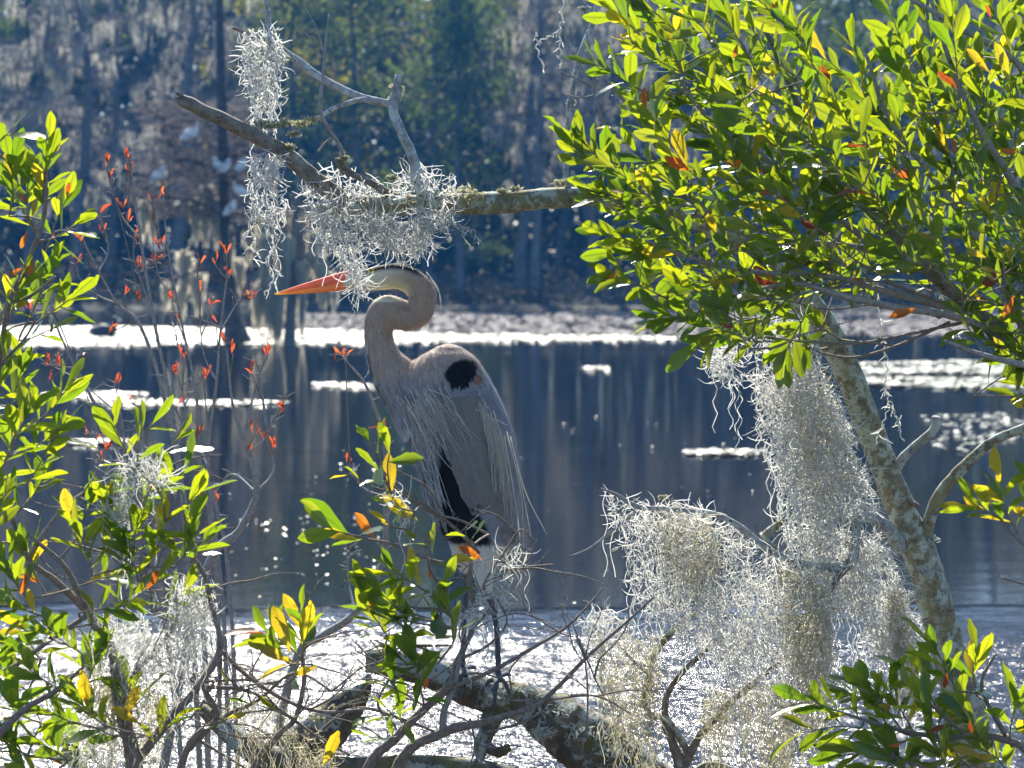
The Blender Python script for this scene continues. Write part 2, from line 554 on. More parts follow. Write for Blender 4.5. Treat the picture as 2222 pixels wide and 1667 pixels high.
# ---- undergrowth along the waterline
g = Geo()
n = 15000
X = rng.uniform(-30, 30, n)
Y = 80.5 + rng.exponential(1.6, n)
h = 0.5 + 1.5 * np.clip(hash_noise(np.stack([X, Y, 0 * X], -1), 0.35) + 0.45, 0.05, 1.2)
leaf_quads(g, np.stack([X, Y, 0.05 + h * rng.random(n)], -1), 0.10, rng)
k = NT('undergrowth leaves')
r = rnd_socket(k)
c1 = k.ramp(r, [(0.0, (0.03, 0.05, 0.015)), (0.5, (0.06, 0.07, 0.03)), (0.7, (0.12, 0.05, 0.03)), (1.0, (0.16, 0.12, 0.08))])
pr = k.n('BsdfPrincipled', Base__Color=c1, Roughness=0.7)
tl = k.n('BsdfTranslucent', Color=c1)
M_UNDER = k.done(k.n('MixShader', i0=0.35, i1=pr.outputs[0], i2=tl.outputs[0]).outputs[0])
tag(part('undergrowth', g, M_UNDER, rnd=True), 'low dark undergrowth along the far waterline', 'undergrowth', kind='stuff')

# ================================================================== floating mats of lily pads
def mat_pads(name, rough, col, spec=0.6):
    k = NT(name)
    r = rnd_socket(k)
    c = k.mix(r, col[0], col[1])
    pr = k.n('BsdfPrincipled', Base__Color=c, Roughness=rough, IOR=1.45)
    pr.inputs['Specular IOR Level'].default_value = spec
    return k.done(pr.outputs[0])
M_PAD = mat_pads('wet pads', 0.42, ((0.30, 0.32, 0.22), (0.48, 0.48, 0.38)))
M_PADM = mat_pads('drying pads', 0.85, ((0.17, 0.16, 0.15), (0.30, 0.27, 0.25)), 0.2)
def pads(name, label, poly, n, size, mat, tilt=0.10, group=None):
    """poly in photo pixels on the water; n little pads scattered over it"""
    rng = np.random.default_rng(abs(hash(label)) % 1000 if False else len(label) * 7 + n)
    poly = np.array(poly, float)
    w = np.array([on_water(a, b)[:2] for a, b in poly])
    lo, hi = w.min(0), w.max(0)
    pts = []
    while len(pts) < n:
        c = rng.uniform(lo, hi, (n * 2, 2))
        ins = np.zeros(len(c), bool)
        j = len(w) - 1
        for i in range(len(w)):
            cond = ((w[i, 1] > c[:, 1]) != (w[j, 1] > c[:, 1])) & (c[:, 0] < (w[j, 0] - w[i, 0]) * (c[:, 1] - w[i, 1]) / (w[j, 1] - w[i, 1] + 1e-9) + w[i, 0])
            ins ^= cond
            j = i
        keep = hash_noise(np.stack([c[:, 0] * 0.35, c[:, 1] * 0.9, 0 * c[:, 0]], -1), 1.0 if size > 0.06 else 4.0) > ((-0.75 if n > 9000 else -0.4) if size > 0.06 else rng.uniform(-0.9, 0.6, len(c)))
        pts += list(c[ins & keep])
    pts = np.array(pts[:n])
    a = np.linspace(0, 2 * np.pi, 6, endpoint=False)
    s = size * rng.uniform(0.5, 1.3, n)
    tx, ty = rng.normal(0, tilt, n), rng.normal(0, tilt, n)
    ring = np.stack([np.cos(a), np.sin(a)], -1)
    v = np.zeros((n, 6, 3))
    v[:, :, 0] = pts[:, None, 0] + s[:, None] * ring[None, :, 0]
    v[:, :, 1] = pts[:, None, 1] + s[:, None] * ring[None, :, 1]
    v[:, :, 2] = 0.012 + 0.5 * s[:, None] * tilt + s[:, None] * (ring[None, :, 0] * tx[:, None] + ring[None, :, 1] * ty[:, None]) + rng.uniform(0, 0.01, n)[:, None]
    g = Geo()
    b = np.arange(n) * 6
    q = np.concatenate([np.stack([b, b + 1, b + 2, b + 3], -1), np.stack([b, b + 3, b + 4, b + 5], -1)])
    g.add(v.reshape(-1, 3), q, r=np.repeat(rng.random(n), 6))
    return tag(part(name, g, mat, rnd=True, smooth=False), label, 'lily pads', group, 'stuff')
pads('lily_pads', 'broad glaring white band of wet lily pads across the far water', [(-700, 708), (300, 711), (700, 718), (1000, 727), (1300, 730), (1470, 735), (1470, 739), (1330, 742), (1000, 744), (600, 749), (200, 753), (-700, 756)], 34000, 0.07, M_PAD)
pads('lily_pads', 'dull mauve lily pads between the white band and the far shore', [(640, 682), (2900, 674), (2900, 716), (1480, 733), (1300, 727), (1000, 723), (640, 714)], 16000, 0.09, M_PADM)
pads('lily_pads', 'pale raft of lily pads on the open water right of the leaning tree', [(1830, 792), (2000, 786), (2500, 780), (2700, 800), (2500, 840), (2100, 846), (1900, 838), (1840, 822)], 5000, 0.07, M_PAD)
pads('lily_pads', 'long thin strip of lily pads behind the red budded saplings', [(90, 858), (250, 853), (330, 857), (260, 864), (320, 870), (560, 873), (640, 876), (400, 884), (200, 880), (240, 870), (120, 864)], 800, 0.045, M_PAD)
pads('lily_pads', 'short strip of lily pads beside the breast of the heron', [(668, 834), (760, 831), (815, 841), (780, 845), (690, 840)], 260, 0.035, M_PAD)
pads('lily_pads', 'small strip of lily pads left of the big hanging moss curtain', [(1485, 983), (1560, 979), (1660, 981), (1640, 990), (1540, 992), (1490, 988)], 420, 0.03, M_PAD)
pads('lily_pads', 'tiny patch of lily pads on the dark water behind the heron', [(1262, 799), (1320, 798), (1318, 805), (1264, 805)], 150, 0.035, M_PAD)
pads('lily_pads', 'scattered lily pads near the sawn stub of the leaning tree', [(1990, 905), (2300, 895), (2500, 915), (2300, 935), (2100, 985), (2000, 990), (2040, 940)], 380, 0.03, M_PAD)
pads('lily_pads', 'small patch of lily pads under the left leafy shrub tips', [(150, 959), (250, 957), (280, 962), (220, 967), (150, 965)], 350, 0.035, M_PAD)
pads('glint_specks', 'tiny bright specks of floating leaves scattered over the dark open water', [(450, 1020), (1300, 900), (2000, 1000), (2000, 1200), (1300, 1340), (700, 1350), (300, 1300)], 170, 0.008, M_PAD, 0.25)  # tiny pale pads added, here and in the next patch, to imitate sun glints
pads('glint_specks', 'dense sparkle of tiny floating leaves below the red saplings', [(480, 1130), (800, 1120), (820, 1260), (500, 1270)], 80, 0.009, M_PAD, 0.25)
# ================================================================== the heron
HD = 6.0                                   # metres from the camera
PXM = HD / F
def hp(px, py, dy=0.0):
    return np.array([(px - CX) * PXM, HD + dy, CAMZ - (py - HY) * PXM])
def Z1(u, v): return (560 + 0.3074 * u, 520 + 0.3074 * v)

def sweep(geo, pts, sides=20, n=60, dy=0.0):
    """pts: (px, py, r_px in the picture plane, r_px in depth[, dy])"""
    a = np.array([list(hp(p[0], p[1], p[4] if len(p) > 4 else dy)) + [p[2] * PXM, p[3] * PXM] for p in pts])
    c = catmull(a, n)
    c[:, 3:] = np.maximum(c[:, 3:], 0.0008)
    tan = np.gradient(c[:, :3], axis=0)
    tan /= np.linalg.norm(tan, axis=1, keepdims=True) + 1e-9
    side = np.cross(tan, np.array([0, 1.0, 0]))
    side /= np.linalg.norm(side, axis=1, keepdims=True) + 1e-9
    dep = np.cross(side, tan)
    th = np.linspace(0, 2 * np.pi, sides, endpoint=False)
    v = c[:, None, :3] + c[:, None, 3:4] * np.cos(th)[None, :, None] * side[:, None, :] + c[:, None, 4:5] * np.sin(th)[None, :, None] * dep[:, None, :]
    q = []
    K = len(c)
    for i in range(K - 1):
        for s in range(sides):
            s2 = (s + 1) % sides
            q.append([i * sides + s, i * sides + s2, (i + 1) * sides + s2, (i + 1) * sides + s])
    t = []
    for s in range(1, sides - 1):
        t.append([0, s + 1, s])
        e = (K - 1) * sides
        t.append([e, e + s, e + s + 1])
    geo.add(v.reshape(-1, 3), q, t)

neck_uv = [(600, 318, 26, .8), (650, 300, 56, .75), (760, 284, 76, .78), (870, 268, 86, .85), (980, 258, 90, .88), (1085, 296, 92, .9), (1150, 370, 97, .9), (1160, 445, 96, .9), (1130, 515, 100, .9),
           (1060, 543, 102, .9), (980, 522, 112, .9), (905, 508, 114, .9), (862, 575, 110, .9), (850, 660, 102, .9), (862, 760, 108, .9), (900, 865, 132, .9), (980, 985, 170, .9), (1100, 1150, 190, .95), (1200, 1350, 200, 1.0)]
body_g = Geo()
sweep(body_g, [(*Z1(u, v), r * 0.3074, r * 0.3074 * k) for u, v, r, k in neck_uv], 22, 130)
BY = [746, 750, 757, 770, 786, 803, 825, 846, 866, 886, 920, 966, 1012, 1060, 1100, 1140, 1170, 1195, 1212]
BR = [980, 994, 1010, 1028, 1041, 1052, 1064, 1076, 1086, 1095, 1109, 1121, 1128, 1129, 1127, 1120, 1112, 1104, 1096]
BL = [968, 952, 938, 916, 893, 870, 846, 842, 849, 863, 882, 893, 903, 916, 927, 944, 966, 1010, 1060]
BD = [4, 20, 34, 50, 62, 71, 79, 84, 87, 89, 89, 87, 82, 75, 68, 56, 44, 28, 10]
def body_rings(geo, sides=28, n=70):
    y = np.linspace(BY[0], BY[-1], n)
    r_, l_, d_ = np.interp(y, BY, BR), np.interp(y, BY, BL), np.interp(y, BY, BD)
    kern = np.ones(5) / 5
    for arr in (r_, l_, d_):
        arr[2:-2] = np.convolve(arr, kern, 'valid')
    th = np.linspace(0, 2 * np.pi, sides, endpoint=False)
    v = np.array([[hp((r_[i] + l_[i]) / 2 + (r_[i] - l_[i]) / 2 * math.cos(a), y[i], d_[i] * PXM * math.sin(a)) for a in th] for i in range(n)])
    q = [[i * sides + s, i * sides + (s + 1) % sides, (i + 1) * sides + (s + 1) % sides, (i + 1) * sides + s] for i in range(n - 1) for s in range(sides)]
    t = []
    for s in range(1, sides - 1):
        t += [[0, s + 1, s], [(n - 1) * sides, (n - 1) * sides + s, (n - 1) * sides + s + 1]]
    geo.add(v.reshape(-1, 3), q, t)
body_rings(body_g)
LD, RD = 0.04, -0.035
sweep(body_g, [(1000, 1110, 46, 30, LD), (1003, 1170, 33, 28, LD), (1006, 1215, 22, 20, LD), (1011, 1250, 10, 10, LD), (1012, 1268, 8, 8, LD), (1010, 1285, 6, 6, LD), (1006, 1370, 5.5, 5.5, LD), (1003, 1440, 6.5, 6.5, LD), (1003, 1462, 8, 8, LD)], 12, 50)
sweep(body_g, [(1040, 1110, 52, 34, RD), (1048, 1180, 36, 30, RD), (1053, 1240, 23, 20, RD), (1057, 1280, 11, 10, RD), (1062, 1300, 8.5, 8.5, RD), (1070, 1318, 6.5, 6.5, RD), (1079, 1370, 6.5, 6.5, RD), (1081, 1440, 7, 7, RD), (1081, 1466, 9, 9, RD)], 12, 50)
def toes(cx, cy, dy):
    for ex, ey, ed in ((-38, 26, -0.05), (-8, 62, -0.062), (26, 34, -0.055), (30, 2, 0.05)):
        sweep(body_g, [(cx, cy, 7, 7, dy), (cx + ex * 0.5, cy + ey * 0.12 - 2, 6, 6, dy + ed * 0.75), (cx + ex * 0.85, cy + ey * 0.6, 5, 5, dy + ed), (cx + ex, cy + ey, 2.2, 2.2, dy + ed * 1.02)], 8, 14)
toes(1003, 1461, LD)
toes(1081, 1465, RD)

tmp = bpy.data.objects.new('tmp', body_g.mesh('tmp'))
COL.objects.link(tmp)
md = tmp.modifiers.new('r', 'REMESH')
md.mode = 'VOXEL'
md.voxel_size = 0.0029
ms_ = tmp.modifiers.new('s', 'SMOOTH')
ms_.factor = 0.5
ms_.iterations = 5
dg = bpy.context.evaluated_depsgraph_get()
hm = bpy.data.meshes.new_from_object(tmp.evaluated_get(dg))
bpy.data.objects.remove(tmp)
hm.name = 'body'
nv = len(hm.vertices)
co = np.zeros(nv * 3); hm.vertices.foreach_get('co', co); co = co.reshape(-1, 3)
nr = np.zeros(nv * 3); hm.vertices.foreach_get('normal', nr); nr = nr.reshape(-1, 3)

def smooth_in(x, a, b):
    t = np.clip((x - a) / (b - a), 0, 1)
    return t * t * (3 - 2 * t)
def heron_colour(co, nr):
    px = co[:, 0] / PXM * HD / co[:, 1] * 1.0 + CX
    px = co[:, 0] / PXM + CX
    py = HY + (CAMZ - co[:, 2]) / PXM
    n = hash_noise(co, 90) * 0.5 + hash_noise(co * np.array([1, 1, 0.25]), 240, 2) * 0.5
    c = np.tile(np.array([0.41, 0.33, 0.285]), (len(co), 1)) * (1 + 0.10 * n)[:, None]
    def blend(m, col):
        nonlocal c
        c = c * (1 - m[:, None]) + np.array(col) * m[:, None]
    # body: slate grey
    blend(smooth_in(py + (px - 900) * 0.15 + 8 * n, 790, 860), (0.29, 0.30, 0.35))
    # face and chin white
    head = (py < 655) & (px < 900)
    blend(head * smooth_in(px, 905, 820) * 1.0, (0.74, 0.70, 0.58))
    blend(((py < 640) & (px < 930)) * smooth_in(-nr[:, 2] , 0.0, 0.7) * smooth_in(px, 930, 880), (0.80, 0.73, 0.50))
    # black crown streak
    blend(((py < 600) & (px > 772) & (px < 925)) * smooth_in(nr[:, 2], 0.35, 0.7) * smooth_in(px, 772, 795) * smooth_in(px, 925, 900), (0.012, 0.013, 0.018))
    # dark streaks down the front of the lower neck
    fr = (py > 745) & (py < 900) & (px < 880)
    st = smooth_in(-nr[:, 0], 0.55, 0.9) * fr
    blend(st * 0.8, (0.55, 0.53, 0.50))
    sk = (hash_noise(co * np.array([1, 1, 0.16]), 210, 5) > 0.05)
    blend(st * sk * 0.9, (0.03, 0.03, 0.035))
    # breast: white with dark streaks
    ax = np.interp(py, [870, 980, 1100, 1170], [905, 945, 968, 985])
    br = smooth_in(py, 870, 960) * (1 - smooth_in(px, ax - 12, ax + 12)) * (py < 1200)
    blend(br * 0.9, (0.52, 0.54, 0.58))
    sk = smooth_in(hash_noise(co * np.array([1, 1, 0.08]), 190, 8), 0.05, 0.3)
    blend(br * sk * 0.8, (0.05, 0.055, 0.07))
    # black belly
    lo = np.interp(py, [960, 1030, 1120, 1200], [957, 952, 955, 960])
    hi = np.interp(py, [960, 1030, 1120, 1165, 1200], [960, 996, 1048, 1065, 1060])
    bl = (py > 962) * (py < 1178 + 8 * n) * smooth_in(px + 4 * n, lo - 6, lo + 6) * (1 - smooth_in(px + 4 * n, hi - 6, hi + 6))
    blend(bl, (0.012, 0.014, 0.02))
    # black shoulder patch
    e = ((px - 1000 + 0.25 * (py - 812)) / 34) ** 2 + ((py - 810) / 33) ** 2 + 0.3 * n + 0.55 * hash_noise(co * np.array([1, 1, 0.12]), 260, 11) * smooth_in(py, 808, 826)
    blend(1 - smooth_in(e, 0.75, 1.15), (0.008, 0.010, 0.016))
    blend((1 - smooth_in(((px - 1038) / 9) ** 2 + ((py - 822) / 12) ** 2 + 0.3 * n, 0.6, 1.2)) * 0.7, (0.30, 0.10, 0.05))
    # thighs white, legs slate
    blend(smooth_in(py, 1172, 1186), (0.70, 0.68, 0.63))
    blend(smooth_in(py, np.where(px > 1032, 1278, 1246) - 4.0, np.where(px > 1032, 1278, 1246) + 8.0), (0.085, 0.09, 0.105))
    return np.clip(c, 0, 1)
hcol = heron_colour(co, nr)
at = hm.color_attributes.new('col', 'FLOAT_COLOR', 'POINT')
at.data.foreach_set('color', np.hstack([hcol, np.ones((nv, 1))]).ravel())
hm.polygons.foreach_set('use_smooth', np.ones(len(hm.polygons), bool))

k = NT('heron feathers')
ca = k.n('Attribute', _attribute_name='col').outputs['Color']
p = k.pos()
st = k.noise(k.n('Mapping', Vector=p, Scale=(1.0, 1.0, 0.22)).outputs[0], 420, 3, 0.6)
cc = k.mix(0.55, ca, k.mix(st, (0.25, 0.25, 0.25), (1, 1, 1)), 'MULTIPLY')
cc = k.mix(0.45, ca, k.mix(0.5, ca, cc))
pr = k.n('BsdfPrincipled', Base__Color=cc, Roughness=0.75, Normal=k.bump(st, 0.5, 0.002))
pr.inputs['Subsurface Weight'].default_value = 0.12
pr.inputs['Subsurface Radius'].default_value = (1.0, 0.6, 0.35)
pr.inputs['Subsurface Scale'].default_value = 0.012
pr.inputs['Specular IOR Level'].default_value = 0.2
pr.inputs['Sheen Weight'].default_value = 0.10
pr.inputs['Sheen Roughness'].default_value = 0.4
M_HBODY = k.done(pr.outputs[0])
def plume_mat(name, fac=0.5):
    k = NT(name)
    ca = k.n('Attribute', _attribute_name='col').outputs['Color']
    pr = k.n('BsdfPrincipled', Base__Color=ca, Roughness=0.7)
    pr.inputs['Specular IOR Level'].default_value = 0.15
    tl = k.n('BsdfTranslucent', Color=ca)
    return k.done(k.n('MixShader', i0=fac, i1=pr.outputs[0], i2=tl.outputs[0]).outputs[0])
M_FUZZ = plume_mat('heron down', 0.45)

heron = empty('heron', hp(1040, 1465), 'great blue-grey heron with folded neck standing on the lichened log', 'heron')
hm.transform(Matrix.Translation(-Vector(ORG[heron])))
hbody = part('body', hm, M_HBODY, heron)

def col_mesh(geo, name, cols, parent):
    me = geo.mesh(name, ORG[parent])
    a = me.color_attributes.new('col', 'FLOAT_COLOR', 'POINT')
    a.data.foreach_set('color', np.hstack([cols, np.ones((len(cols), 1))]).ravel())
    return me

# ---- soft down all over: tiny pointed barbs lying along the plumage
rng = np.random.default_rng(5)
pyv = HY + (CAMZ - co[:, 2]) / PXM
pxv = co[:, 0] / PXM + CX
pool = np.where((pyv < 1240) & (pxv > 735))[0]
sel = rng.choice(pool, 20000)
b0, nn = co[sel], nr[sel]
flow = np.where((pyv[sel] < 640)[:, None], np.array([0.8, 0, -0.3]), np.array([0.25, 0, -1.0]))
flow = flow - nn * np.sum(flow * nn, 1, keepdims=True)
flow /= np.linalg.norm(flow, axis=1, keepdims=True) + 1e-6
stand = (rng.random((len(sel), 1)) < 0.35)
d = flow + nn * np.where(stand, rng.uniform(0.5, 1.1, (len(sel), 1)), rng.uniform(0.10, 0.30, (len(sel), 1))) + rng.normal(0, 0.15, (len(sel), 3))
d /= np.linalg.norm(d, axis=1, keepdims=True)
L = rng.uniform(0.006, 0.013, (len(sel), 1))
sd = np.cross(nn, d)
sd /= np.linalg.norm(sd, axis=1, keepdims=True) + 1e-6
w = 0.0007
v = np.stack([b0 - sd * w, b0 + sd * w, b0 + d * L], 1).reshape(-1, 3)
g = Geo(); g.add(v, None, np.arange(len(v)).reshape(-1, 3))
me = col_mesh(g, 'down', np.repeat(np.clip(hcol[sel] * rng.uniform(0.92, 1.12, (len(sel), 1)), 0, 1), 3, 0), heron)
tag(part('down', me, M_FUZZ, heron), kind='stuff')

# ---- bill: two mandibles
def bill(name, rows, cols):
    g = Geo()
    sweep(g, [(*Z1(u, v), r * 0.3074, r * 0.3074 * kk) for u, v, r, kk in rows], 14, 40)
    v = np.vstack(g.v)
    px = v[:, 0] / PXM + CX
    t = np.clip((px - 594) / (765 - 594), 0, 1)[:, None]
    py = HY + (CAMZ - v[:, 2]) / PXM
    c = np.array(cols[0]) * (1 - t) + np.array(cols[1]) * t
    c = c * (1 + 0.15 * hash_noise(v * np.array([0.2, 1, 1]), 400)[:, None])
    return part(name, col_mesh(g, name, np.clip(c, 0, 1), heron), M_BILL, heron)
k = NT('bill horn')
ca = k.n('Attribute', _attribute_name='col').outputs['Color']
pr = k.n('BsdfPrincipled', Base__Color=ca, Roughness=0.35)
pr.inputs['Subsurface Weight'].default_value = 0.35
pr.inputs['Subsurface Radius'].default_value = (1.0, 0.45, 0.15)
pr.inputs['Subsurface Scale'].default_value = 0.02
M_BILL = k.done(pr.outputs[0])
bill('upper_bill', [(700, 262, 52, .56), (640, 264, 47, .56), (500, 295, 37, .52), (350, 329, 25, .52), (220, 360, 14, .54), (112, 384, 2, .7)], [(0.70, 0.30, 0.10), (0.80, 0.15, 0.11)])
bill('lower_bill', [(700, 320, 34, .66), (620, 326, 34, .62), (480, 344, 27, .6), (340, 363, 18, .58), (220, 377, 10, .58), (122, 388, 2, .7)], [(0.80, 0.46, 0.05), (0.82, 0.20, 0.07)])

# ---- eye
def ball(geo, c, r, n=10):
    th = np.linspace(0, np.pi, n)
    ph = np.linspace(0, 2 * np.pi, 2 * n, endpoint=False)
    v = np.array([[r * math.sin(a) * math.cos(b_), r * math.sin(a) * math.sin(b_), r * math.cos(a)] for a in th for b_ in ph]) + c
    m = 2 * n
    q = [[i * m + j, i * m + (j + 1) % m, (i + 1) * m + (j + 1) % m, (i + 1) * m + j] for i in range(n - 1) for j in range(m)]
    geo.add(v, q)
def plain(name, col, rough=0.5, **kw):
    k = NT(name)
    n = k.noise(k.pos(), kw.get('scale', 80), 3)
    c = k.mix(n, tuple(x * 0.8 for x in col), tuple(min(1, x * 1.15) for x in col))
    return k.done(k.n('BsdfPrincipled', Base__Color=c, Roughness=rough).outputs[0])
M_IRIS = plain('heron iris', (0.75, 0.55, 0.03), 0.15)
M_PUPIL = plain('heron pupil', (0.004, 0.004, 0.004), 0.05)
for s in (-1, 1):
    dep = 0.0212
    g = Geo(); ball(g, hp(807, 586, s * (dep - 0.0022)), 0.0062)
    eye = part('eye', g, M_IRIS, heron)
    g = Geo(); ball(g, hp(806, 586, s * (dep + 0.0024)), 0.0030)
    part('pupil', g, M_PUPIL, eye)

# ---- wings: overlapping feathers lying on the flank
def flank(px, py, side=-1, lift=0.004):
    rt, lf, dp = np.interp(py, BY, BR), np.interp(py, BY, BL), np.interp(py, BY, BD)
    u = np.clip((px - (lf + rt) / 2) / ((rt - lf) / 2), -0.98, 0.98)
    px = min(max(px, lf), rt + 30)
    return hp(px, py, side * (dp * math.sqrt(1 - u * u) * PXM + lift))
def feather_mesh(name, w, mat, cup=0.12):
    ts = [0, 0.06, 0.3, 0.6, 0.85, 0.96, 1.0]
    ws = [0.02, 0.5, 0.9, 1.0, 0.75, 0.38, 0.0]
    g = Geo(); v = []
    for t, ww in zip(ts, ws):
        for s in (-1, 0, 1):
            v.append([s * ww * w * 0.5, t, -abs(s) * cup * w * ww + 0.05 * math.sin(t * 3.1) * 0.2 - 0.02 * t])
    q = [[i * 3 + j, i * 3 + j + 1, i * 3 + j + 4, i * 3 + j + 3] for i in range(6) for j in range(2)]
    g.add(v, q)
    me = g.mesh(name)
    me.materials.append(mat)
    return me
def feather_mat(name, a, b_, hw=0.2):
    k = NT(name)
    r = k.n('ObjectInfo').outputs['Random']
    tc = k.n('TexCoord').outputs['Object']
    sx = k.n('SeparateXYZ', Vector=tc)
    edge = k.math('ABSOLUTE', sx.outputs[0])
    barb = k.noise(k.n('Mapping', Vector=tc, Scale=(40.0, 14.0, 1.0)).outputs[0], 3.0, 3)
    c = k.mix(r, a, b_)
    c = k.mix(k.math('MULTIPLY', barb, 0.35), c, tuple(x * 0.45 for x in a))
    c = k.mix(k.ramp(edge, [(0.0, (1, 1, 1)), (0.012, (0, 0, 0))]), c, tuple(x * 0.5 for x in a))
    c = k.mix(k.math('MULTIPLY', k.ramp(edge, [(0.0, (0, 0, 0)), (hw * 0.72, (0, 0, 0)), (hw, (1, 1, 1))]), 0.7), c, tuple(min(1, x * 1.75) for x in b_))
    pr = k.n('BsdfPrincipled', Base__Color=c, Roughness=0.6)
    tl = k.n('BsdfTranslucent', Color=c)
    return k.done(k.n('MixShader', i0=0.2, i1=pr.outputs[0], i2=tl.outputs[0]).outputs[0])
M_COV = feather_mat('wing coverts', (0.215, 0.21, 0.22), (0.27, 0.26, 0.265))
M_PRI = feather_mat('flight feathers', (0.165, 0.155, 0.145), (0.22, 0.205, 0.19), 0.05)
COV = [feather_mesh('feather', 0.42, M_COV), feather_mesh('feather', 0.5, M_COV)]
PRI = [feather_mesh('feather', 0.10, M_PRI), feather_mesh('feather', 0.12, M_PRI)]
rng = np.random.default_rng(12)
def put_feather(me, parent, a, dirv, nrm, L):
    y = dirv / np.linalg.norm(dirv)
    x = np.cross(y, nrm); x /= np.linalg.norm(x)
    z = np.cross(x, y)
    o = bpy.data.objects.new('feather', me)
    COL.objects.link(o)
    o.parent = parent
    M = Matrix(((x[0], y[0], z[0], 0), (x[1], y[1], z[1], 0), (x[2], y[2], z[2], 0), (0, 0, 0, 1))) @ Matrix.Scale(L, 4)
    M.translation = Vector(a - ORG[parent])
    o.matrix_local = M
    return o
for side in (-1, 1):
    # the folded arm of the wing carries the feathers
    g = Geo()
    rows = [(990, 860, 26), (1012, 900, 48), (1035, 960, 62), (1055, 1030, 62), (1072, 1100, 48), (1090, 1150, 26), (1104, 1180, 8)]
    vv = []
    for cx_, py, hw in rows:
        for s in np.linspace(-1, 1, 7):
            vv.append(flank(cx_ + s * hw, py - s * hw * 0.2, side, 0.001))
    g.add(vv, [[i * 7 + j, i * 7 + j + 1, i * 7 + j + 8, i * 7 + j + 7] for i in range(6) for j in range(6)])
    wing = part('wing', g, M_COV, heron)
    def fe(me, px, py, tx, ty, L, lift, tl):
        a = flank(px, py, side, lift)
        b2 = flank(px + tx, py + ty, side, tl)
        e = 6.0
        dx = flank(px + e, py, side) - flank(px - e, py, side)
        dz = flank(px, py + e, side) - flank(px, py - e, side)
        nn = np.cross(dx, dz)
        if nn[1] * side < 0: nn = -nn
        put_feather(me, wing, a, b2 - a, nn, L)
    # flight feathers, long, from the back edge forward
    for i in range(15):
        f = i / 14
        px = 1076 - 70 * f; py = 985 + 22 * f + rng.uniform(-4, 4)
        tx = 46 - 12 * f; ty = 205 - 35 * f
        fe(PRI[i % 2], px, py, tx, ty, math.hypot(tx, ty) * PXM, 0.004 + 0.0012 * f, 0.003 + 0.001 * f)
    # coverts in rows, upper rows over lower
    for j in range(9):
        py = 1040 - j * 23
        lo_ = np.interp(py, [850, 900, 950, 1000, 1045], [982, 970, 972, 990, 1004])
        hi_ = np.interp(py, [850, 900, 950, 1000, 1045], [1046, 1074, 1088, 1094, 1094])
        m = 8
        for i in range(m):
            px = lo_ + (hi_ - lo_) * (i + 0.5 * (j % 2)) / m + rng.uniform(-3, 3)
            L = rng.uniform(46, 62)
            ang = 0.22 + 0.22 * (px - 960) / 130 + rng.normal(0, 0.05)
            fe(COV[(i + j) % 2], px, py + rng.uniform(-4, 4), L * math.sin(ang), L * math.cos(ang), L * PXM, 0.006 + 0.0006 * j, 0.0075 + 0.0006 * j)

# ---- long plumes
def plumes(name, starts, mids, ends, cols, r0, jit=3.0, side=-1, K=9, lift=0.012, seed=1):
    rng = np.random.default_rng(seed)
    n = len(starts)
    paths = np.zeros((n, K, 3))
    for i in range(n):
        c = catmull([starts[i], mids[i], ends[i]], K)
        c += np.cumsum(rng.normal(0, jit / K, (K, 2)), 0)
        for j in range(K):
            q_ = flank(c[j, 0], c[j, 1], side, lift * (0.5 + 0.9 * j / K) + rng.uniform(0, 0.002))
            paths[i, j] = q_
    rr = r0 * np.linspace(1, 0.25, K)[None] * rng.uniform(0.6, 1.2, (n, 1))
    v, q, t = ribbons(paths, rr * 1.15)
    g = Geo(); g.add(v, q, t)
    cc = np.array(cols)[rng.integers(0, len(cols), n)] * rng.uniform(0.8, 1.15, (n, 1))
    me = col_mesh(g, name, np.clip(np.repeat(cc, K * 3, 0), 0, 1), heron)
    return tag(part(name, me, M_FUZZ, heron), kind='stuff')
rng = np.random.default_rng(3)
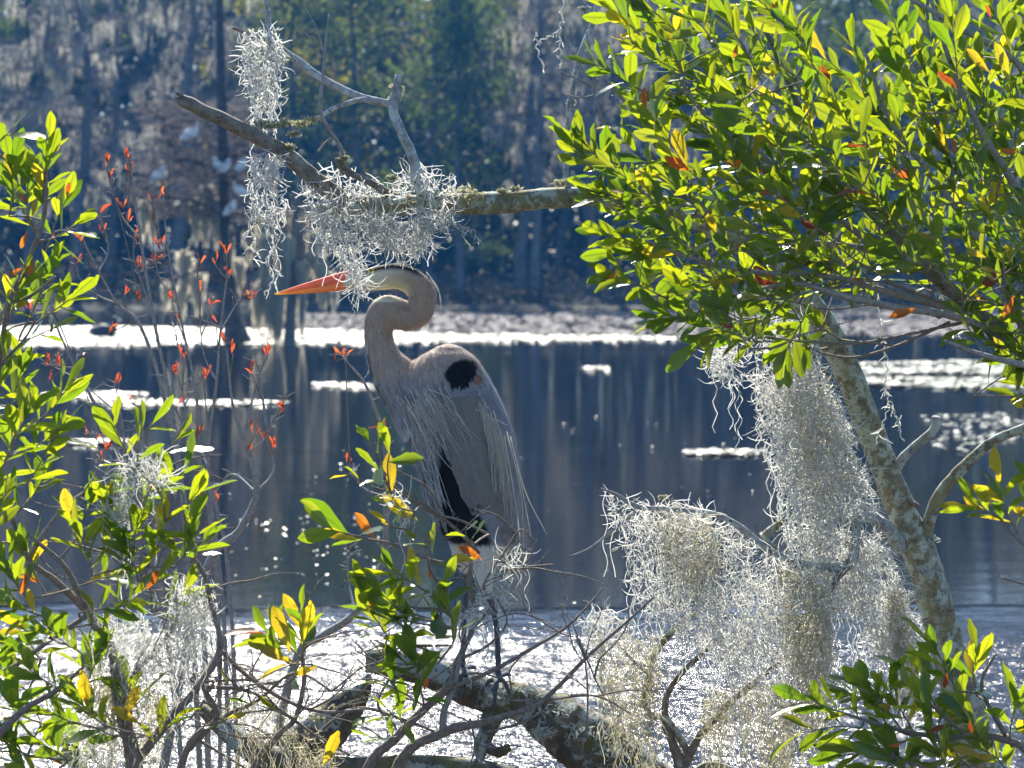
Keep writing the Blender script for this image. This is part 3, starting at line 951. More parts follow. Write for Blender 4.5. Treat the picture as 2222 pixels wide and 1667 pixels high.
for side in (-1, 1):
    n = 190
    f = rng.random(n) ** 1.5
    st_ = np.stack([830 + 150 * f + rng.normal(0, 8, n), 850 + 6 * np.sin(f * 6) + 10 * f + rng.normal(0, 12, n)], -1)
    L = rng.uniform(80, 210, n) * (1 - 0.45 * f)
    ang = 0.06 + 0.46 * f + rng.normal(0, 0.08, n)
    en = st_ + np.stack([np.sin(ang) * L + 24 * (1 - f), np.cos(ang) * L], -1)
    md_ = (st_ + en) / 2 + np.stack([10 * (1 - f) + rng.normal(0, 3, n), rng.normal(0, 4, n)], -1)
    plumes('breast_plumes', st_, md_, en, [(0.76, 0.72, 0.67), (0.64, 0.62, 0.62), (0.88, 0.86, 0.84), (0.30, 0.29, 0.30)], 0.0012, side=side, seed=4)
    n = 260
    f = rng.random(n) ** 1.3
    st_ = np.stack([862 + 62 * f, 872 + 70 * rng.random(n)], -1)
    en = np.stack([906 + 50 * f + rng.normal(0, 4, n), 1030 + 125 * rng.random(n)], -1)
    en[:, 0] += (en[:, 1] - 1030) * 0.16
    md_ = (st_ + en) / 2 + np.array([2, 0])
    plumes('belly_plumes', st_, md_, en, [(0.78, 0.81, 0.86), (0.62, 0.68, 0.78), (0.03, 0.035, 0.05), (0.86, 0.86, 0.86)], 0.0016, side=side, lift=0.007, seed=6)
    n = 110
    f = rng.random(n)
    st_ = np.stack([1038 + 46 * f, 858 + 78 * f + rng.normal(0, 9, n)], -1)
    L = rng.uniform(70, 230, n)
    ang = 0.12 + 0.10 * rng.random(n)
    en = st_ + np.stack([np.sin(ang) * L, np.cos(ang) * L], -1)
    en[:, 0] = np.minimum(en[:, 0], 1132 + rng.uniform(0, 14, n))
    md_ = (st_ + en) / 2 + np.array([6, 0])
    plumes('back_plumes', st_, md_, en, [(0.70, 0.67, 0.60), (0.55, 0.54, 0.55), (0.80, 0.76, 0.66)], 0.0013, side=side, lift=0.013, seed=8)
# loose single plumes that stand off the body: breast wisps, back wisps, nape
wisps = [((930, 838), (1010, 872), (1102, 918)), ((925, 850), (985, 900), (1042, 945)), ((900, 870), (970, 950), (1050, 1032)), ((905, 880), (965, 965), (1022, 1008)), ((890, 880), (955, 980), (1000, 1030)),
         ((1110, 950), (1140, 1060), (1186, 1152)), ((1108, 940), (1132, 1050), (1152, 1156)), ((1100, 930), (1130, 1060), (1136, 1180)), ((1095, 940), (1118, 1080), (1128, 1165)),
         ((930, 596), (954, 638), (957, 674)), ((925, 590), (950, 625), (955, 655)), ((880, 900), (925, 1010), (990, 1110)), ((900, 890), (948, 1000), (988, 1120))]
paths = []
for a_, b_, c_ in wisps:
    c2 = catmull([a_, b_, c_], 10)
    dd = -0.105 if a_[1] > 700 else 0.0
    paths.append([hp(x, y, dd + 0.02 * (j / 9) * (a_[1] > 700)) for j, (x, y) in enumerate(c2)])
v, q, t = tubes(np.array(paths), 0.0012 * np.linspace(1, 0.4, 10)[None], 4)
g = Geo(); g.add(v, q, t)
part('wisps', col_mesh(g, 'wisps', np.tile([[0.80, 0.76, 0.68]], (len(v), 1)), heron), M_FUZZ, heron)['kind'] = 'stuff'
# ================================================================== leaning tree, logs
M_TRUNK = bark('lichened bark', [(0.06, 0.05, 0.035), (0.22, 0.19, 0.12), (0.42, 0.39, 0.29)], 66, ((0.50, 0.53, 0.46), (0.36, 0.41, 0.31)), 0.47, moss=(0.24, 0.21, 0.085), bstr=1.0)
M_PALE = bark('pale grey bark', [(0.13, 0.12, 0.11), (0.30, 0.30, 0.29), (0.46, 0.47, 0.47)], 60, ((0.52, 0.56, 0.55), (0.42, 0.47, 0.44)), 0.5)
M_DEAD = bark('weathered dead wood', [(0.07, 0.055, 0.045), (0.20, 0.165, 0.13), (0.36, 0.31, 0.26)], 45, ((0.40, 0.42, 0.38), (0.32, 0.34, 0.28)), 0.60)
M_LOG = bark('lichened log bark', [(0.025, 0.022, 0.02), (0.10, 0.085, 0.06), (0.24, 0.20, 0.13)], 30, ((0.40, 0.43, 0.41), (0.26, 0.30, 0.27)), 0.50, moss=(0.15, 0.13, 0.03), bstr=1.0)
M_TWIG = bark('thorny twig bark', [(0.10, 0.075, 0.06), (0.21, 0.165, 0.135), (0.36, 0.31, 0.27)], 120, bstr=0.6)
M_TWIGG = bark('grey twig bark', [(0.14, 0.125, 0.115), (0.28, 0.26, 0.24), (0.44, 0.42, 0.40)], 120, bstr=0.6)
M_LICH = leafy('bushy lichen', ((0.34, 0.34, 0.22), (0.48, 0.47, 0.34)), ((0.45, 0.44, 0.24), (0.56, 0.54, 0.36)), 0.4, 0.9, spec=0.1)
M_LICHG = leafy('grey leaf lichen', ((0.36, 0.40, 0.38), (0.50, 0.54, 0.50)), ((0.36, 0.40, 0.34), (0.46, 0.48, 0.42)), 0.3, 0.9, spec=0.1)

def lichen_tufts(name, parent, spots, mat=None, size=0.010, n_per=40, seed=1):
    """crumbly lichen: many little curled scales standing on the bark; spots (px,py,depth,radius_px)"""
    rng = np.random.default_rng(seed)
    g = Geo()
    for px, py, d, rp in spots:
        c = P(px, py, d)
        s = rp / F * d
        dr = rand_dirs(n_per, rng)
        pts = c + dr * s * rng.uniform(0.2, 1.2, (n_per, 1)) * np.array([1.35, 0.8, 0.62])
        leaf_quads(g, pts, size * 0.62, rng)
    return tag(part(name, g, mat or M_LICH, parent, rnd=True), kind='stuff')

T = empty('leaning_tree', P(2150, 1990, 6.1), 'leaning lichened tree whose trunk arches over the heron as a long bare branch', 'tree')
D = 5.9
g = Geo()
trunk_c = limb(g, [(2185, 2060, 6.15, 62), (2150, 1800, 6.1, 52), (2118, 1640, 6.05, 44), (2085, 1500, 6.0, 42), (2045, 1370, 6.0, 38), (2008, 1235, 5.98, 37), (1972, 1150, 5.96, 35), (1927, 1035, 5.95, 31), (1882, 915, 5.94, 30), (1837, 800, 5.93, 30), (1797, 725, 5.92, 30),
          (1745, 650, 5.90, 31), (1670, 575, 5.88, 28), (1560, 500, 5.85, 25), (1440, 447, 5.82, 22), (1310, 428, 5.78, 21), (1200, 430, 5.76, 23), (1090, 440, 5.74, 24), (990, 442, 5.72, 23), (880, 445, 5.70, 22), (790, 448, 5.70, 23), (755, 446, 5.70, 24)], 16, 150, 0.09, 45)
part('trunk', g, M_TRUNK, T)
def br(name, pts, mat, sides=8, rough=0.08, n=None):
    g = Geo()
    limb(g, pts, sides, n, rough)
    return part(name, g, mat, T)
br('branch', [(770, 455, 5.70, 21), (730, 425, 5.69, 20), (680, 385, 5.68, 18), (620, 335, 5.67, 17), (560, 300, 5.66, 17), (500, 268, 5.65, 16), (440, 240, 5.64, 15), (393, 218, 5.63, 14)], M_DEAD, 12, 0.12, 50)
g = Geo()
for i in range(9):
    a_ = i * 0.7
    limb(g, [(402 + 2 * math.cos(a_), 222 + 10 * math.sin(a_), 5.632 + 0.009 * math.cos(a_), 5), (390 + 1.5 * i % 4, 216 + 11 * math.sin(a_), 5.63 + 0.009 * math.cos(a_), 3.4), (378 + (i * 5) % 9, 210 + 11 * math.sin(a_), 5.628 + 0.010 * math.cos(a_), 0.8)], 5, 6, 0.1)
part('splinters', g, M_DEAD, T)['kind'] = 'stuff'
br('branch', [(925, 430, 5.71, 16), (910, 390, 5.71, 13), (893, 335, 5.72, 11), (868, 280, 5.73, 10), (853, 238, 5.74, 11), (860, 200, 5.75, 11), (864, 162, 5.75, 7)], M_PALE, 10, 0.14)
br('branch', [(855, 226, 5.74, 9), (800, 216, 5.76, 9), (745, 196, 5.78, 9), (690, 165, 5.80, 9), (640, 128, 5.82, 9), (598, 100, 5.84, 9), (580, 75, 5.85, 7), (583, 30, 5.86, 6), (572, -40, 5.88, 5)], M_PALE, 9, 0.12)
br('branch', [(800, 214, 5.76, 6), (760, 222, 5.74, 6), (715, 240, 5.72, 5.5), (680, 262, 5.70, 5), (620, 268, 5.68, 4.5), (560, 262, 5.66, 3)], M_PALE, 7)
br('branch', [(590, 95, 5.84, 6), (560, 80, 5.82, 5), (530, 70, 5.80, 4), (505, 60, 5.79, 4)], M_DEAD, 6)
br('twig', [(735, 360, 5.66, 4), (740, 320, 5.65, 4), (705, 265, 5.64, 4), (695, 225, 5.64, 4.2), (702, 160, 5.65, 3.4), (706, 100, 5.66, 2.6), (714, 30, 5.67, 1.6)], M_TWIGG, 5)
br('twig', [(700, 110, 5.65, 2.2), (668, 78, 5.64, 1.8), (630, 45, 5.63, 1.2)], M_TWIGG, 5)
br('twig', [(704, 130, 5.65, 1.8), (690, 70, 5.66, 1.4), (660, 10, 5.66, 1.0)], M_TWIGG, 5)
br('twig', [(690, 330, 5.66, 3), (720, 300, 5.65, 2.4), (745, 330, 5.64, 2), (738, 380, 5.66, 2)], M_TWIGG, 5)
br('branch', [(860, 430, 5.70, 9), (810, 400, 5.66, 8), (760, 375, 5.64, 7), (730, 345, 5.62, 5), (745, 380, 5.63, 3)], M_DEAD, 6)
# right side limbs of the trunk
br('branch', [(1990, 1210, 5.98, 24), (2010, 1150, 5.95, 15), (2035, 1080, 5.92, 14), (2075, 1030, 5.90, 13), (2115, 990, 5.88, 12), (2160, 955, 5.86, 11), (2230, 925, 5.84, 10), (2330, 880, 5.8, 8)], M_TRUNK, 9, 0.1)
br('branch', [(1935, 1040, 5.95, 12), (1955, 1000, 5.92, 11), (1990, 965, 5.90, 10), (2025, 935, 5.88, 11), (2033, 905, 5.87, 10)], M_PALE, 9, 0.14)
br('branch', [(1865, 1010, 5.93, 7), (1830, 970, 5.9, 8), (1795, 945, 5.88, 8), (1750, 935, 5.86, 6)], M_TRUNK, 8)
br('branch', [(1940, 1065, 5.95, 5), (1975, 1088, 5.93, 6), (1995, 1100, 5.92, 5)], M_DEAD, 6)
# the crooked low limb that carries the moss curtains
br('branch', [(1955, 1190, 5.95, 16), (1930, 1150, 5.90, 15), (1890, 1122, 5.86, 13), (1862, 1130, 5.84, 11), (1856, 1170, 5.83, 11), (1850, 1215, 5.82, 12), (1825, 1232, 5.81, 11), (1760, 1226, 5.80, 8), (1700, 1210, 5.79, 7.5), (1650, 1180, 5.78, 8), (1600, 1140, 5.77, 7), (1545, 1115, 5.76, 6), (1450, 1105, 5.75, 5), (1385, 1100, 5.74, 6), (1340, 1075, 5.73, 4), (1305, 1060, 5.72, 2)], M_PALE, 9, 0.12, 70)
br('branch', [(1850, 1215, 5.82, 12), (1820, 1250, 5.80, 8), (1800, 1285, 5.79, 5)], M_DEAD, 8)
br('twig', [(1380, 1110, 5.74, 3), (1330, 1150, 5.73, 3), (1280, 1190, 5.72, 3), (1236, 1208, 5.71, 2)], M_PALE, 5)
br('branch', [(1690, 1200, 5.79, 7), (1660, 1165, 5.80, 9), (1700, 1130, 5.81, 8), (1720, 1100, 5.82, 5)], M_TRUNK, 7)
br('branch', [(1960, 1285, 5.97, 7), (1905, 1225, 5.9, 4), (1875, 1190, 5.88, 3), (1865, 1160, 5.85, 3)], M_TWIGG, 6)
lichen_tufts('lichen', T, [(565, 268, 5.66, 14), (590, 272, 5.66, 14), (620, 265, 5.66, 15), (650, 268, 5.67, 13), (680, 260, 5.67, 12), (640, 290, 5.66, 10), (630, 320, 5.66, 9), (745, 345, 5.62, 9), (850, 385, 5.62, 8), (1000, 415, 5.70, 24), (1030, 425, 5.70, 14), (1120, 410, 5.72, 9), (1215, 398, 5.74, 13), (1090, 415, 5.72, 8), (740, 460, 5.66, 18), (700, 455, 5.66, 12), (890, 440, 5.68, 14), (1440, 1080, 5.74, 8), (560, 480, 5.66, 8), (1840, 1180, 5.84, 8), (860, 190, 5.75, 11), (858, 215, 5.75, 10)], None, 0.010, 70)
lichen_tufts('lichen', T, [(1240, 222, 5.8, 9), (1270, 20, 5.8, 8), (1690, 660, 5.88, 22), (1650, 560, 5.86, 20), (2005, 1240, 5.94, 18), (1985, 1290, 5.96, 16), (2020, 1170, 5.94, 14), (1800, 740, 5.9, 18), (910, 440, 5.69, 12), (945, 425, 5.69, 12)], M_LICHG, 0.010, 60, 3)

# ---- the log under the heron
G = empty('fallen_log', P(1400, 1760, 6.05), 'thick dark lichened log on which the heron stands', 'log')
g = Geo()
limb(g, [(795, 1436, 6.0, 24), (850, 1440, 6.0, 30), (920, 1452, 6.02, 34), (990, 1482, 6.03, 36), (1060, 1510, 6.04, 38), (1140, 1530, 6.05, 44), (1220, 1575, 6.06, 62), (1300, 1640, 6.08, 76), (1400, 1730, 6.12, 84), (1560, 1840, 6.2, 90), (1760, 2010, 6.3, 95)], 16, 90, 0.13, 32)
part('trunk', g, M_LOG, G)
g = Geo()
limb(g, [(1075, 1540, 6.03, 22), (1060, 1580, 6.0, 20), (1045, 1620, 5.99, 17), (1040, 1650, 5.98, 9)], 10, 20, 0.14)
part('stub', g, M_LOG, G)
g = Geo()
limb(g, [(1050, 1618, 5.99, 14), (1080, 1632, 5.98, 12), (1105, 1622, 5.97, 8)], 8, 14, 0.14)
part('stub', g, M_LOG, G)
lichen_tufts('lichen', G, [(1150, 1500, 6.02, 26), (1200, 1540, 6.0, 30), (1105, 1500, 6.0, 22), (1260, 1590, 5.99, 34), (1330, 1630, 5.98, 30), (1180, 1590, 5.98, 22), (850, 1418, 5.99, 16), (1030, 1478, 5.98, 16), (1300, 1600, 6.02, 34), (1080, 1520, 5.99, 20), (1360, 1665, 6.0, 34)], M_LICHG, 0.012, 90, 5)
# ---- the broken stub beside it
B = empty('broken_stump', P(600, 1790, 5.9), 'broken mossy stump with splintered tip standing left of the log', 'stump')
g = Geo()
limb(g, [(520, 1860, 5.9, 66), (590, 1700, 5.9, 58), (660, 1625, 5.9, 52), (715, 1575, 5.9, 46), (760, 1530, 5.9, 38), (788, 1490, 5.9, 20), (802, 1462, 5.9, 3)], 14, 50, 0.16, 36)
part('trunk', g, M_LOG, B)
lichen_tufts('lichen', B, [(730, 1545, 5.87, 26), (690, 1560, 5.86, 24), (770, 1520, 5.87, 20), (640, 1600, 5.86, 20)], M_LICH, 0.009, 80, 7)
Bm = empty('drifting_limb', P(900, 1720, 5.8), 'smooth grey limb lying low in front of the log', 'limb')
g = Geo()
limb(g, [(440, 1540, 5.95, 14), (480, 1575, 5.92, 20), (530, 1615, 5.9, 26), (600, 1650, 5.85, 30), (760, 1668, 5.8, 24), (900, 1662, 5.8, 24), (1050, 1672, 5.8, 22), (1180, 1700, 5.8, 18)], 12, 50, 0.08)
part('trunk', g, M_LOG, Bm)

# ---- forked bare shrub below the moss curtain
W = empty('forked_shrub', P(1480, 1900, 5.95), 'forked bare shrub below the big moss curtain', 'shrub')
def wbr(pts, mat=M_TWIGG, sides=7):
    g = Geo(); limb(g, pts, sides, None, 0.1); part('branch', g, mat, W)
wbr([(1470, 1960, 6.0, 22), (1478, 1760, 5.97, 20), (1480, 1670, 5.95, 18), (1462, 1620, 5.94, 10), (1445, 1570, 5.93, 9), (1447, 1510, 5.92, 7), (1480, 1460, 5.9, 6), (1530, 1412, 5.88, 6), (1570, 1380, 5.87, 5)], M_DEAD)
wbr([(1480, 1670, 5.95, 14), (1510, 1610, 5.93, 9), (1545, 1565, 5.91, 9), (1590, 1520, 5.9, 8), (1650, 1470, 5.88, 7), (1700, 1430, 5.87, 4)], M_DEAD)
wbr([(1500, 1650, 5.95, 8), (1475, 1600, 5.93, 8), (1445, 1560, 5.92, 7), (1415, 1555, 5.92, 6), (1398, 1520, 5.91, 7), (1410, 1460, 5.9, 8), (1425, 1410, 5.89, 8), (1480, 1350, 5.88, 7), (1510, 1330, 5.87, 4)], M_TRUNK)
wbr([(1400, 1525, 5.91, 5), (1375, 1528, 5.9, 3)], M_TRUNK, 5)
wbr([(1490, 1690, 5.95, 12), (1540, 1660, 5.96, 8), (1600, 1672, 5.97, 5)], M_TRUNK)
wbr([(1415, 1470, 5.9, 4), (1370, 1430, 5.88, 4), (1345, 1400, 5.87, 3)], M_TWIGG, 5)

# ---- thin upright side shoot near the end of the leafy crown
br('branch', [(1240, 425, 5.77, 8), (1228, 380, 5.78, 7), (1231, 300, 5.8, 7), (1243, 190, 5.8, 6.5), (1262, 110, 5.8, 6), (1290, 40, 5.8, 6), (1300, -40, 5.8, 5)], M_PALE, 7)
br('twig', [(1320, 300, 5.7, 4), (1285, 190, 5.72, 3), (1235, 100, 5.75, 2), (1215, 40, 5.75, 1.4)], M_TWIGG, 5)
br('twig', [(1285, 190, 5.72, 2.4), (1250, 170, 5.7, 2), (1200, 150, 5.68, 1.2)], M_TWIGG, 5)
br('twig', [(1290, 200, 5.72, 2.4), (1282, 120, 5.7, 1.8), (1255, -10, 5.7, 1.2)], M_TWIGG, 5)
br('twig', [(1295, 205, 5.72, 2), (1260, 212, 5.72, 1.5), (1225, 205, 5.72, 1.2)], M_TWIGG, 5)

# ================================================================== hanging moss
M_MOSS = leafy('spanish moss', ((0.55, 0.55, 0.51), (0.70, 0.70, 0.66)), ((0.74, 0.74, 0.69), (0.86, 0.86, 0.83)), 0.55, 0.7, spec=0.2)
M_MOSSO = leafy('ochre spanish moss', ((0.34, 0.31, 0.20), (0.48, 0.45, 0.33)), ((0.56, 0.51, 0.32), (0.68, 0.64, 0.48)), 0.55, 0.8, spec=0.2)
MOSS_ID = [0]
def inside(poly, c):
    poly = np.array(poly, float)
    ins = np.zeros(len(c), bool)
    j = len(poly) - 1
    for i in range(len(poly)):
        cond = ((poly[i, 1] > c[:, 1]) != (poly[j, 1] > c[:, 1])) & (c[:, 0] < (poly[j, 0] - poly[i, 0]) * (c[:, 1] - poly[i, 1]) / (poly[j, 1] - poly[i, 1] + 1e-9) + poly[i, 0])
        ins ^= cond
        j = i
    return ins
def moss(label, poly, n, d, thick=0.10, Lpx=30, rpx=1.15, stems=0, mat=None, gap=0.52, droop=0.6, group=None, name='moss_clump', seedk=0, hole=None):
    """curly strands filling an outline given in photo pixels at depth d (+- thick metres)"""
    MOSS_ID[0] += 1
    rng = np.random.default_rng(500 + MOSS_ID[0] + seedk)
    poly = np.array(poly, float)
    lo, hi = poly.min(0), poly.max(0)
    got = []
    m = 0
    while m < n:
        c = rng.uniform(lo, hi, (n * 2, 2))
        c = c[inside(poly, c)]
        keep = hash_noise(np.stack([c[:, 0] / 38, c[:, 1] / 52, np.full(len(c), MOSS_ID[0])], -1)) > -1 + 2 * gap * rng.random(len(c)) * 1.3
        c = c[keep]
        if hole: c = c[(c[:, 0] - hole[0]) ** 2 + (c[:, 1] - hole[1]) ** 2 > hole[2] ** 2]
        got.append(c); m += len(c)
    c = np.vstack(got)[:n]
    dep = d + rng.normal(0, thick * 0.5, n)
    K = 6
    p0 = np.stack([(c[:, 0] - CX) / F * d, dep, CAMZ - (c[:, 1] - HY) / F * d], -1)
    L = 1.35 * Lpx / F * d * rng.uniform(0.4, 1.5, n)
    a = rand_dirs(n, rng); a[:, 2] -= droop; a /= np.linalg.norm(a, axis=1, keepdims=True)
    b_ = np.cross(a, rand_dirs(n, rng)); b_ /= np.linalg.norm(b_, axis=1, keepdims=True) + 1e-9
    kap = rng.normal(0, 1.5, n)
    s = np.linspace(0, 1, K)
    th = kap[:, None] * s[None]
    path = p0[:, None] + L[:, None, None] * (a[:, None] * (np.sin(th) / np.where(np.abs(kap) < 0.05, 1, kap)[:, None] if False else s[None] * np.cos(th * 0.7))[:, :, None] + b_[:, None] * (s[None] * np.sin(th * 0.7))[:, :, None])
    path += np.cumsum(rng.normal(0, 0.022, (n, K, 3)), 1) * L[:, None, None]
    rr = 0.95 * rpx / F * d * np.array([0.7, 1, 1, 0.95, 0.8, 0.35])[None] * rng.uniform(0.7, 1.25, (n, 1))
    g = Geo()
    v, q, t = ribbons(path, rr)
    g.add(v, q, r=np.repeat(rng.random(n), K * 3))
    if stems:
        K = 14
        stems = int(stems * 2.2)
        top = poly[np.argsort(poly[:, 1])[:max(3, len(poly) // 3)]]
        c = rng.uniform(lo, hi, (stems * 40, 2)); c = c[inside(poly, c)][:stems]
        n2 = len(c)
        L2 = rng.uniform(0.06, 0.20, n2)
        s = np.linspace(0, 1, K)
        path = np.stack([(c[:, 0] - CX) / F * d, d + rng.normal(0, thick * 0.5, n2), CAMZ - (c[:, 1] - HY) / F * d], -1)[:, None, :] + np.stack([0 * s, 0 * s, -s], -1)[None] * L2[:, None, None]
        path[:, :, 0] += 0.006 * np.sin(s[None] * rng.uniform(8, 22, (n2, 1)) + rng.uniform(0, 6, (n2, 1)))
        path[:, :, 1] += 0.006 * np.cos(s[None] * rng.uniform(8, 22, (n2, 1)) + rng.uniform(0, 6, (n2, 1)))
        v, q, t = ribbons(path, np.full((n2, K), rpx * 0.9 / F * d))
        g.add(v, q, r=np.repeat(rng.random(n2), K * 3))
    base = P(poly[:, 0].mean(), lo[1], d)
    return tag(part(name, g, mat or M_MOSS, base=base, rnd=True), label, 'moss', group)
def moss_strand(label, lines, d, rpx=1.25, curl=18, mat=None, name='moss_strand', seed=0, group=None):
    """single trailing strands with side curls; lines = lists of (px,py)"""
    rng = np.random.default_rng(900 + seed)
    g = Geo()
    for ln in lines:
        c = catmull([list(P(x, y, d)) for x, y in ln], 8 * len(ln))
        L = np.linalg.norm(np.diff(c, axis=0), axis=1).sum()
        ph = np.linspace(0, L * 260, len(c))
        c[:, 0] += 0.0032 * np.sin(ph); c[:, 1] += 0.006 * np.cos(ph * 0.8); c[:, 2] += 0.002 * np.cos(ph * 1.3)
        v, q, t = tubes(c[None], np.full((1, len(c)), rpx / F * d), 4)
        g.add(v, q, t, rng.random())
        m = max(2, int(L / 0.012))
        i = rng.integers(0, len(c), m)
        K = 5
        s = np.linspace(0, 1, K)
        a = rand_dirs(m, rng); a[:, 2] -= 0.5; a /= np.linalg.norm(a, axis=1, keepdims=True)
        LL = curl / F * d * rng.uniform(0.5, 1.6, m)
        path = c[i][:, None] + a[:, None] * s[None, :, None] * LL[:, None, None] + np.cumsum(rng.normal(0, 0.06, (m, K, 3)), 1) * LL[:, None, None]
        path[:, 0] = c[i]
        v, q, t = ribbons(path, np.broadcast_to(rpx * 0.9 / F * d * np.array([1, 1, 0.9, 0.8, 0.4])[None], path.shape[:2]))
        g.add(v, q, None, np.repeat(rng.random(m), K * 3))
    base = P(lines[0][0][0], lines[0][0][1], d)
    return tag(part(name, g, mat or M_MOSS, base=base, rnd=True), label, 'moss', group)

moss('long white curtain of moss hanging along the leaning trunk', [(1525, 755), (1600, 735), (1660, 730), (1700, 680), (1740, 690), (1790, 790), (1820, 870), (1850, 950), (1885, 1040), (1900, 1100), (1860, 1125), (1830, 1110), (1780, 1170), (1720, 1175), (1690, 1130), (1710, 1080), (1680, 1000), (1660, 930), (1650, 870), (1620, 820), (1560, 825)], 2941, 5.83, 0.13, 28, 1.2, 60)
moss('ochre core inside the white moss curtain on the leaning trunk', [(1700, 740), (1760, 760), (1800, 860), (1840, 960), (1820, 1060), (1770, 1080), (1730, 980), (1710, 860)], 734, 5.88, 0.10, 26, 1.0, 30, M_MOSSO)
moss('wide white moss curtain hanging from the crooked low limb', [(1312, 1065), (1340, 1080), (1400, 1092), (1480, 1092), (1530, 1098), (1600, 1150), (1660, 1185), (1740, 1215), (1800, 1235), (1815, 1300), (1800, 1400), (1812, 1470), (1760, 1500), (1700, 1490), (1640, 1500), (1580, 1470), (1560, 1430), (1520, 1400), (1470, 1360), (1440, 1330), (1400, 1330), (1385, 1270), (1360, 1180), (1335, 1120)], 3077, 5.75, 0.12, 26, 1.05, 90)
moss('ochre streak of moss inside the wide curtain', [(1420, 1110), (1540, 1120), (1560, 1220), (1500, 1270), (1440, 1200)], 509, 5.78, 0.08, 24, 0.95, 20, M_MOSSO)
moss('ochre beard of moss at the right of the wide curtain', [(1690, 1230), (1790, 1240), (1800, 1360), (1805, 1470), (1740, 1480), (1700, 1360)], 791, 5.76, 0.09, 24, 0.95, 40, M_MOSSO)
moss('white moss beard between the crooked limb and the leaning trunk', [(1700, 1150), (1800, 1140), (1850, 1150), (1920, 1170), (1955, 1230), (1975, 1320), (2010, 1400), (1985, 1450), (1940, 1440), (1895, 1425), (1880, 1350), (1840, 1315), (1805, 1330), (1790, 1270), (1740, 1210)], 1867, 5.86, 0.10, 27, 1.1, 50)
moss('thin ochre moss tail in front of the leaning trunk foot', [(1930, 1270), (1970, 1310), (1995, 1420), (1975, 1490), (1950, 1430), (1930, 1340)], 282, 5.84, 0.05, 22, 0.9, 30, M_MOSSO)
moss('sparse grey moss tail trailing from the wide curtain', [(1560, 1480), (1700, 1490), (1790, 1480), (1800, 1520), (1730, 1560), (1715, 1690), (1670, 1690), (1665, 1570), (1600, 1540), (1540, 1620), (1515, 1560), (1530, 1500)], 565, 5.77, 0.06, 20, 0.75, 90, M_MOSSO, 0.3)
moss('ochre moss beard hanging over the forked shrub', [(1290, 1350), (1340, 1330), (1370, 1390), (1420, 1370), (1435, 1430), (1430, 1520), (1425, 1620), (1440, 1690), (1390, 1690), (1370, 1600), (1330, 1590), (1310, 1500), (1295, 1420)], 508, 5.85, 0.07, 22, 0.85, 50, M_MOSSO)
moss('grey moss tuft on the tip of the forked shrub', [(1260, 1345), (1310, 1320), (1360, 1340), (1380, 1400), (1330, 1430), (1280, 1400)], 180, 5.83, 0.06, 26, 0.95, 8)
moss('white moss tangle hanging in front of the head of the heron', [(672, 440), (720, 415), (760, 460), (830, 462), (900, 460), (960, 450), (1000, 455), (985, 480), (950, 500), (930, 530), (915, 548), (880, 545), (815, 556), (796, 615), (782, 645), (768, 635), (756, 600), (745, 570), (715, 555), (700, 520), (690, 480)], 1300, 5.64, 0.07, 28, 1.0, 0, gap=0.5, hole=(818, 566, 36))
moss_strand('thin moss strand dangling beside the beak of the heron', [[(778, 600), (770, 650), (765, 690)], [(770, 640), (790, 630)]], 5.64, 1.2, 14, seed=1)
moss_strand('forked moss wisps at the right of the head moss tangle', [[(960, 470), (1000, 490), (1025, 500), (1045, 530)], [(1000, 495), (1012, 530)]], 5.66, 1.3, 16, seed=2)
moss('bright white moss tassel hanging from the top grey branch', [(520, 75), (560, 65), (600, 60), (612, 110), (620, 150), (605, 190), (590, 235), (578, 262), (556, 262), (552, 220), (530, 170), (520, 110)], 509, 5.80, 0.05, 22, 1.35, 8, gap=0.35)
moss('white moss knot under the broken dead branch end', [(545, 335), (590, 325), (622, 350), (612, 400), (625, 450), (595, 500), (560, 470), (535, 440), (545, 390)], 214, 5.63, 0.05, 26, 1.3, 6, gap=0.3)
moss_strand('two long zigzag moss strands reaching down to the beak tip', [[(560, 440), (545, 480), (532, 530), (560, 550), (545, 565)], [(590, 480), (598, 530), (580, 560), (590, 610), (572, 640)], [(590, 560), (600, 600)]], 5.62, 1.35, 20, seed=3)
moss('shaggy white moss around the fork of the arching branch', [(655, 400), (700, 380), (740, 350), (790, 380), (850, 400), (880, 360), (930, 370), (990, 380), (1010, 420), (960, 440), (900, 430), (840, 440), (760, 430), (700, 460), (670, 450)], 350, 5.68, 0.06, 28, 1.25, 4, gap=0.35)
moss_strand('curled white dead moss hanging on the bare upright twigs', [[(1222, 0), (1215, 60), (1190, 80), (1165, 100), (1180, 150)], [(1215, 60), (1217, 150)], [(1170, 100), (1160, 70)]], 5.74, 1.8, 10, seed=4)
moss_strand('looped grey moss strand dangling right of the leaning trunk', [[(1905, 640), (1912, 720), (1925, 790), (1920, 840), (1935, 880), (1950, 920)], [(1930, 880), (1905, 950)], [(1945, 905), (1960, 960)]], 5.6, 1.3, 22, seed=5)
moss_strand('thin grey moss strand by the red leaf of the leafy shrub', [[(2035, 590), (2045, 650), (2062, 700), (2085, 740)]], 5.5, 1.2, 12, seed=6)
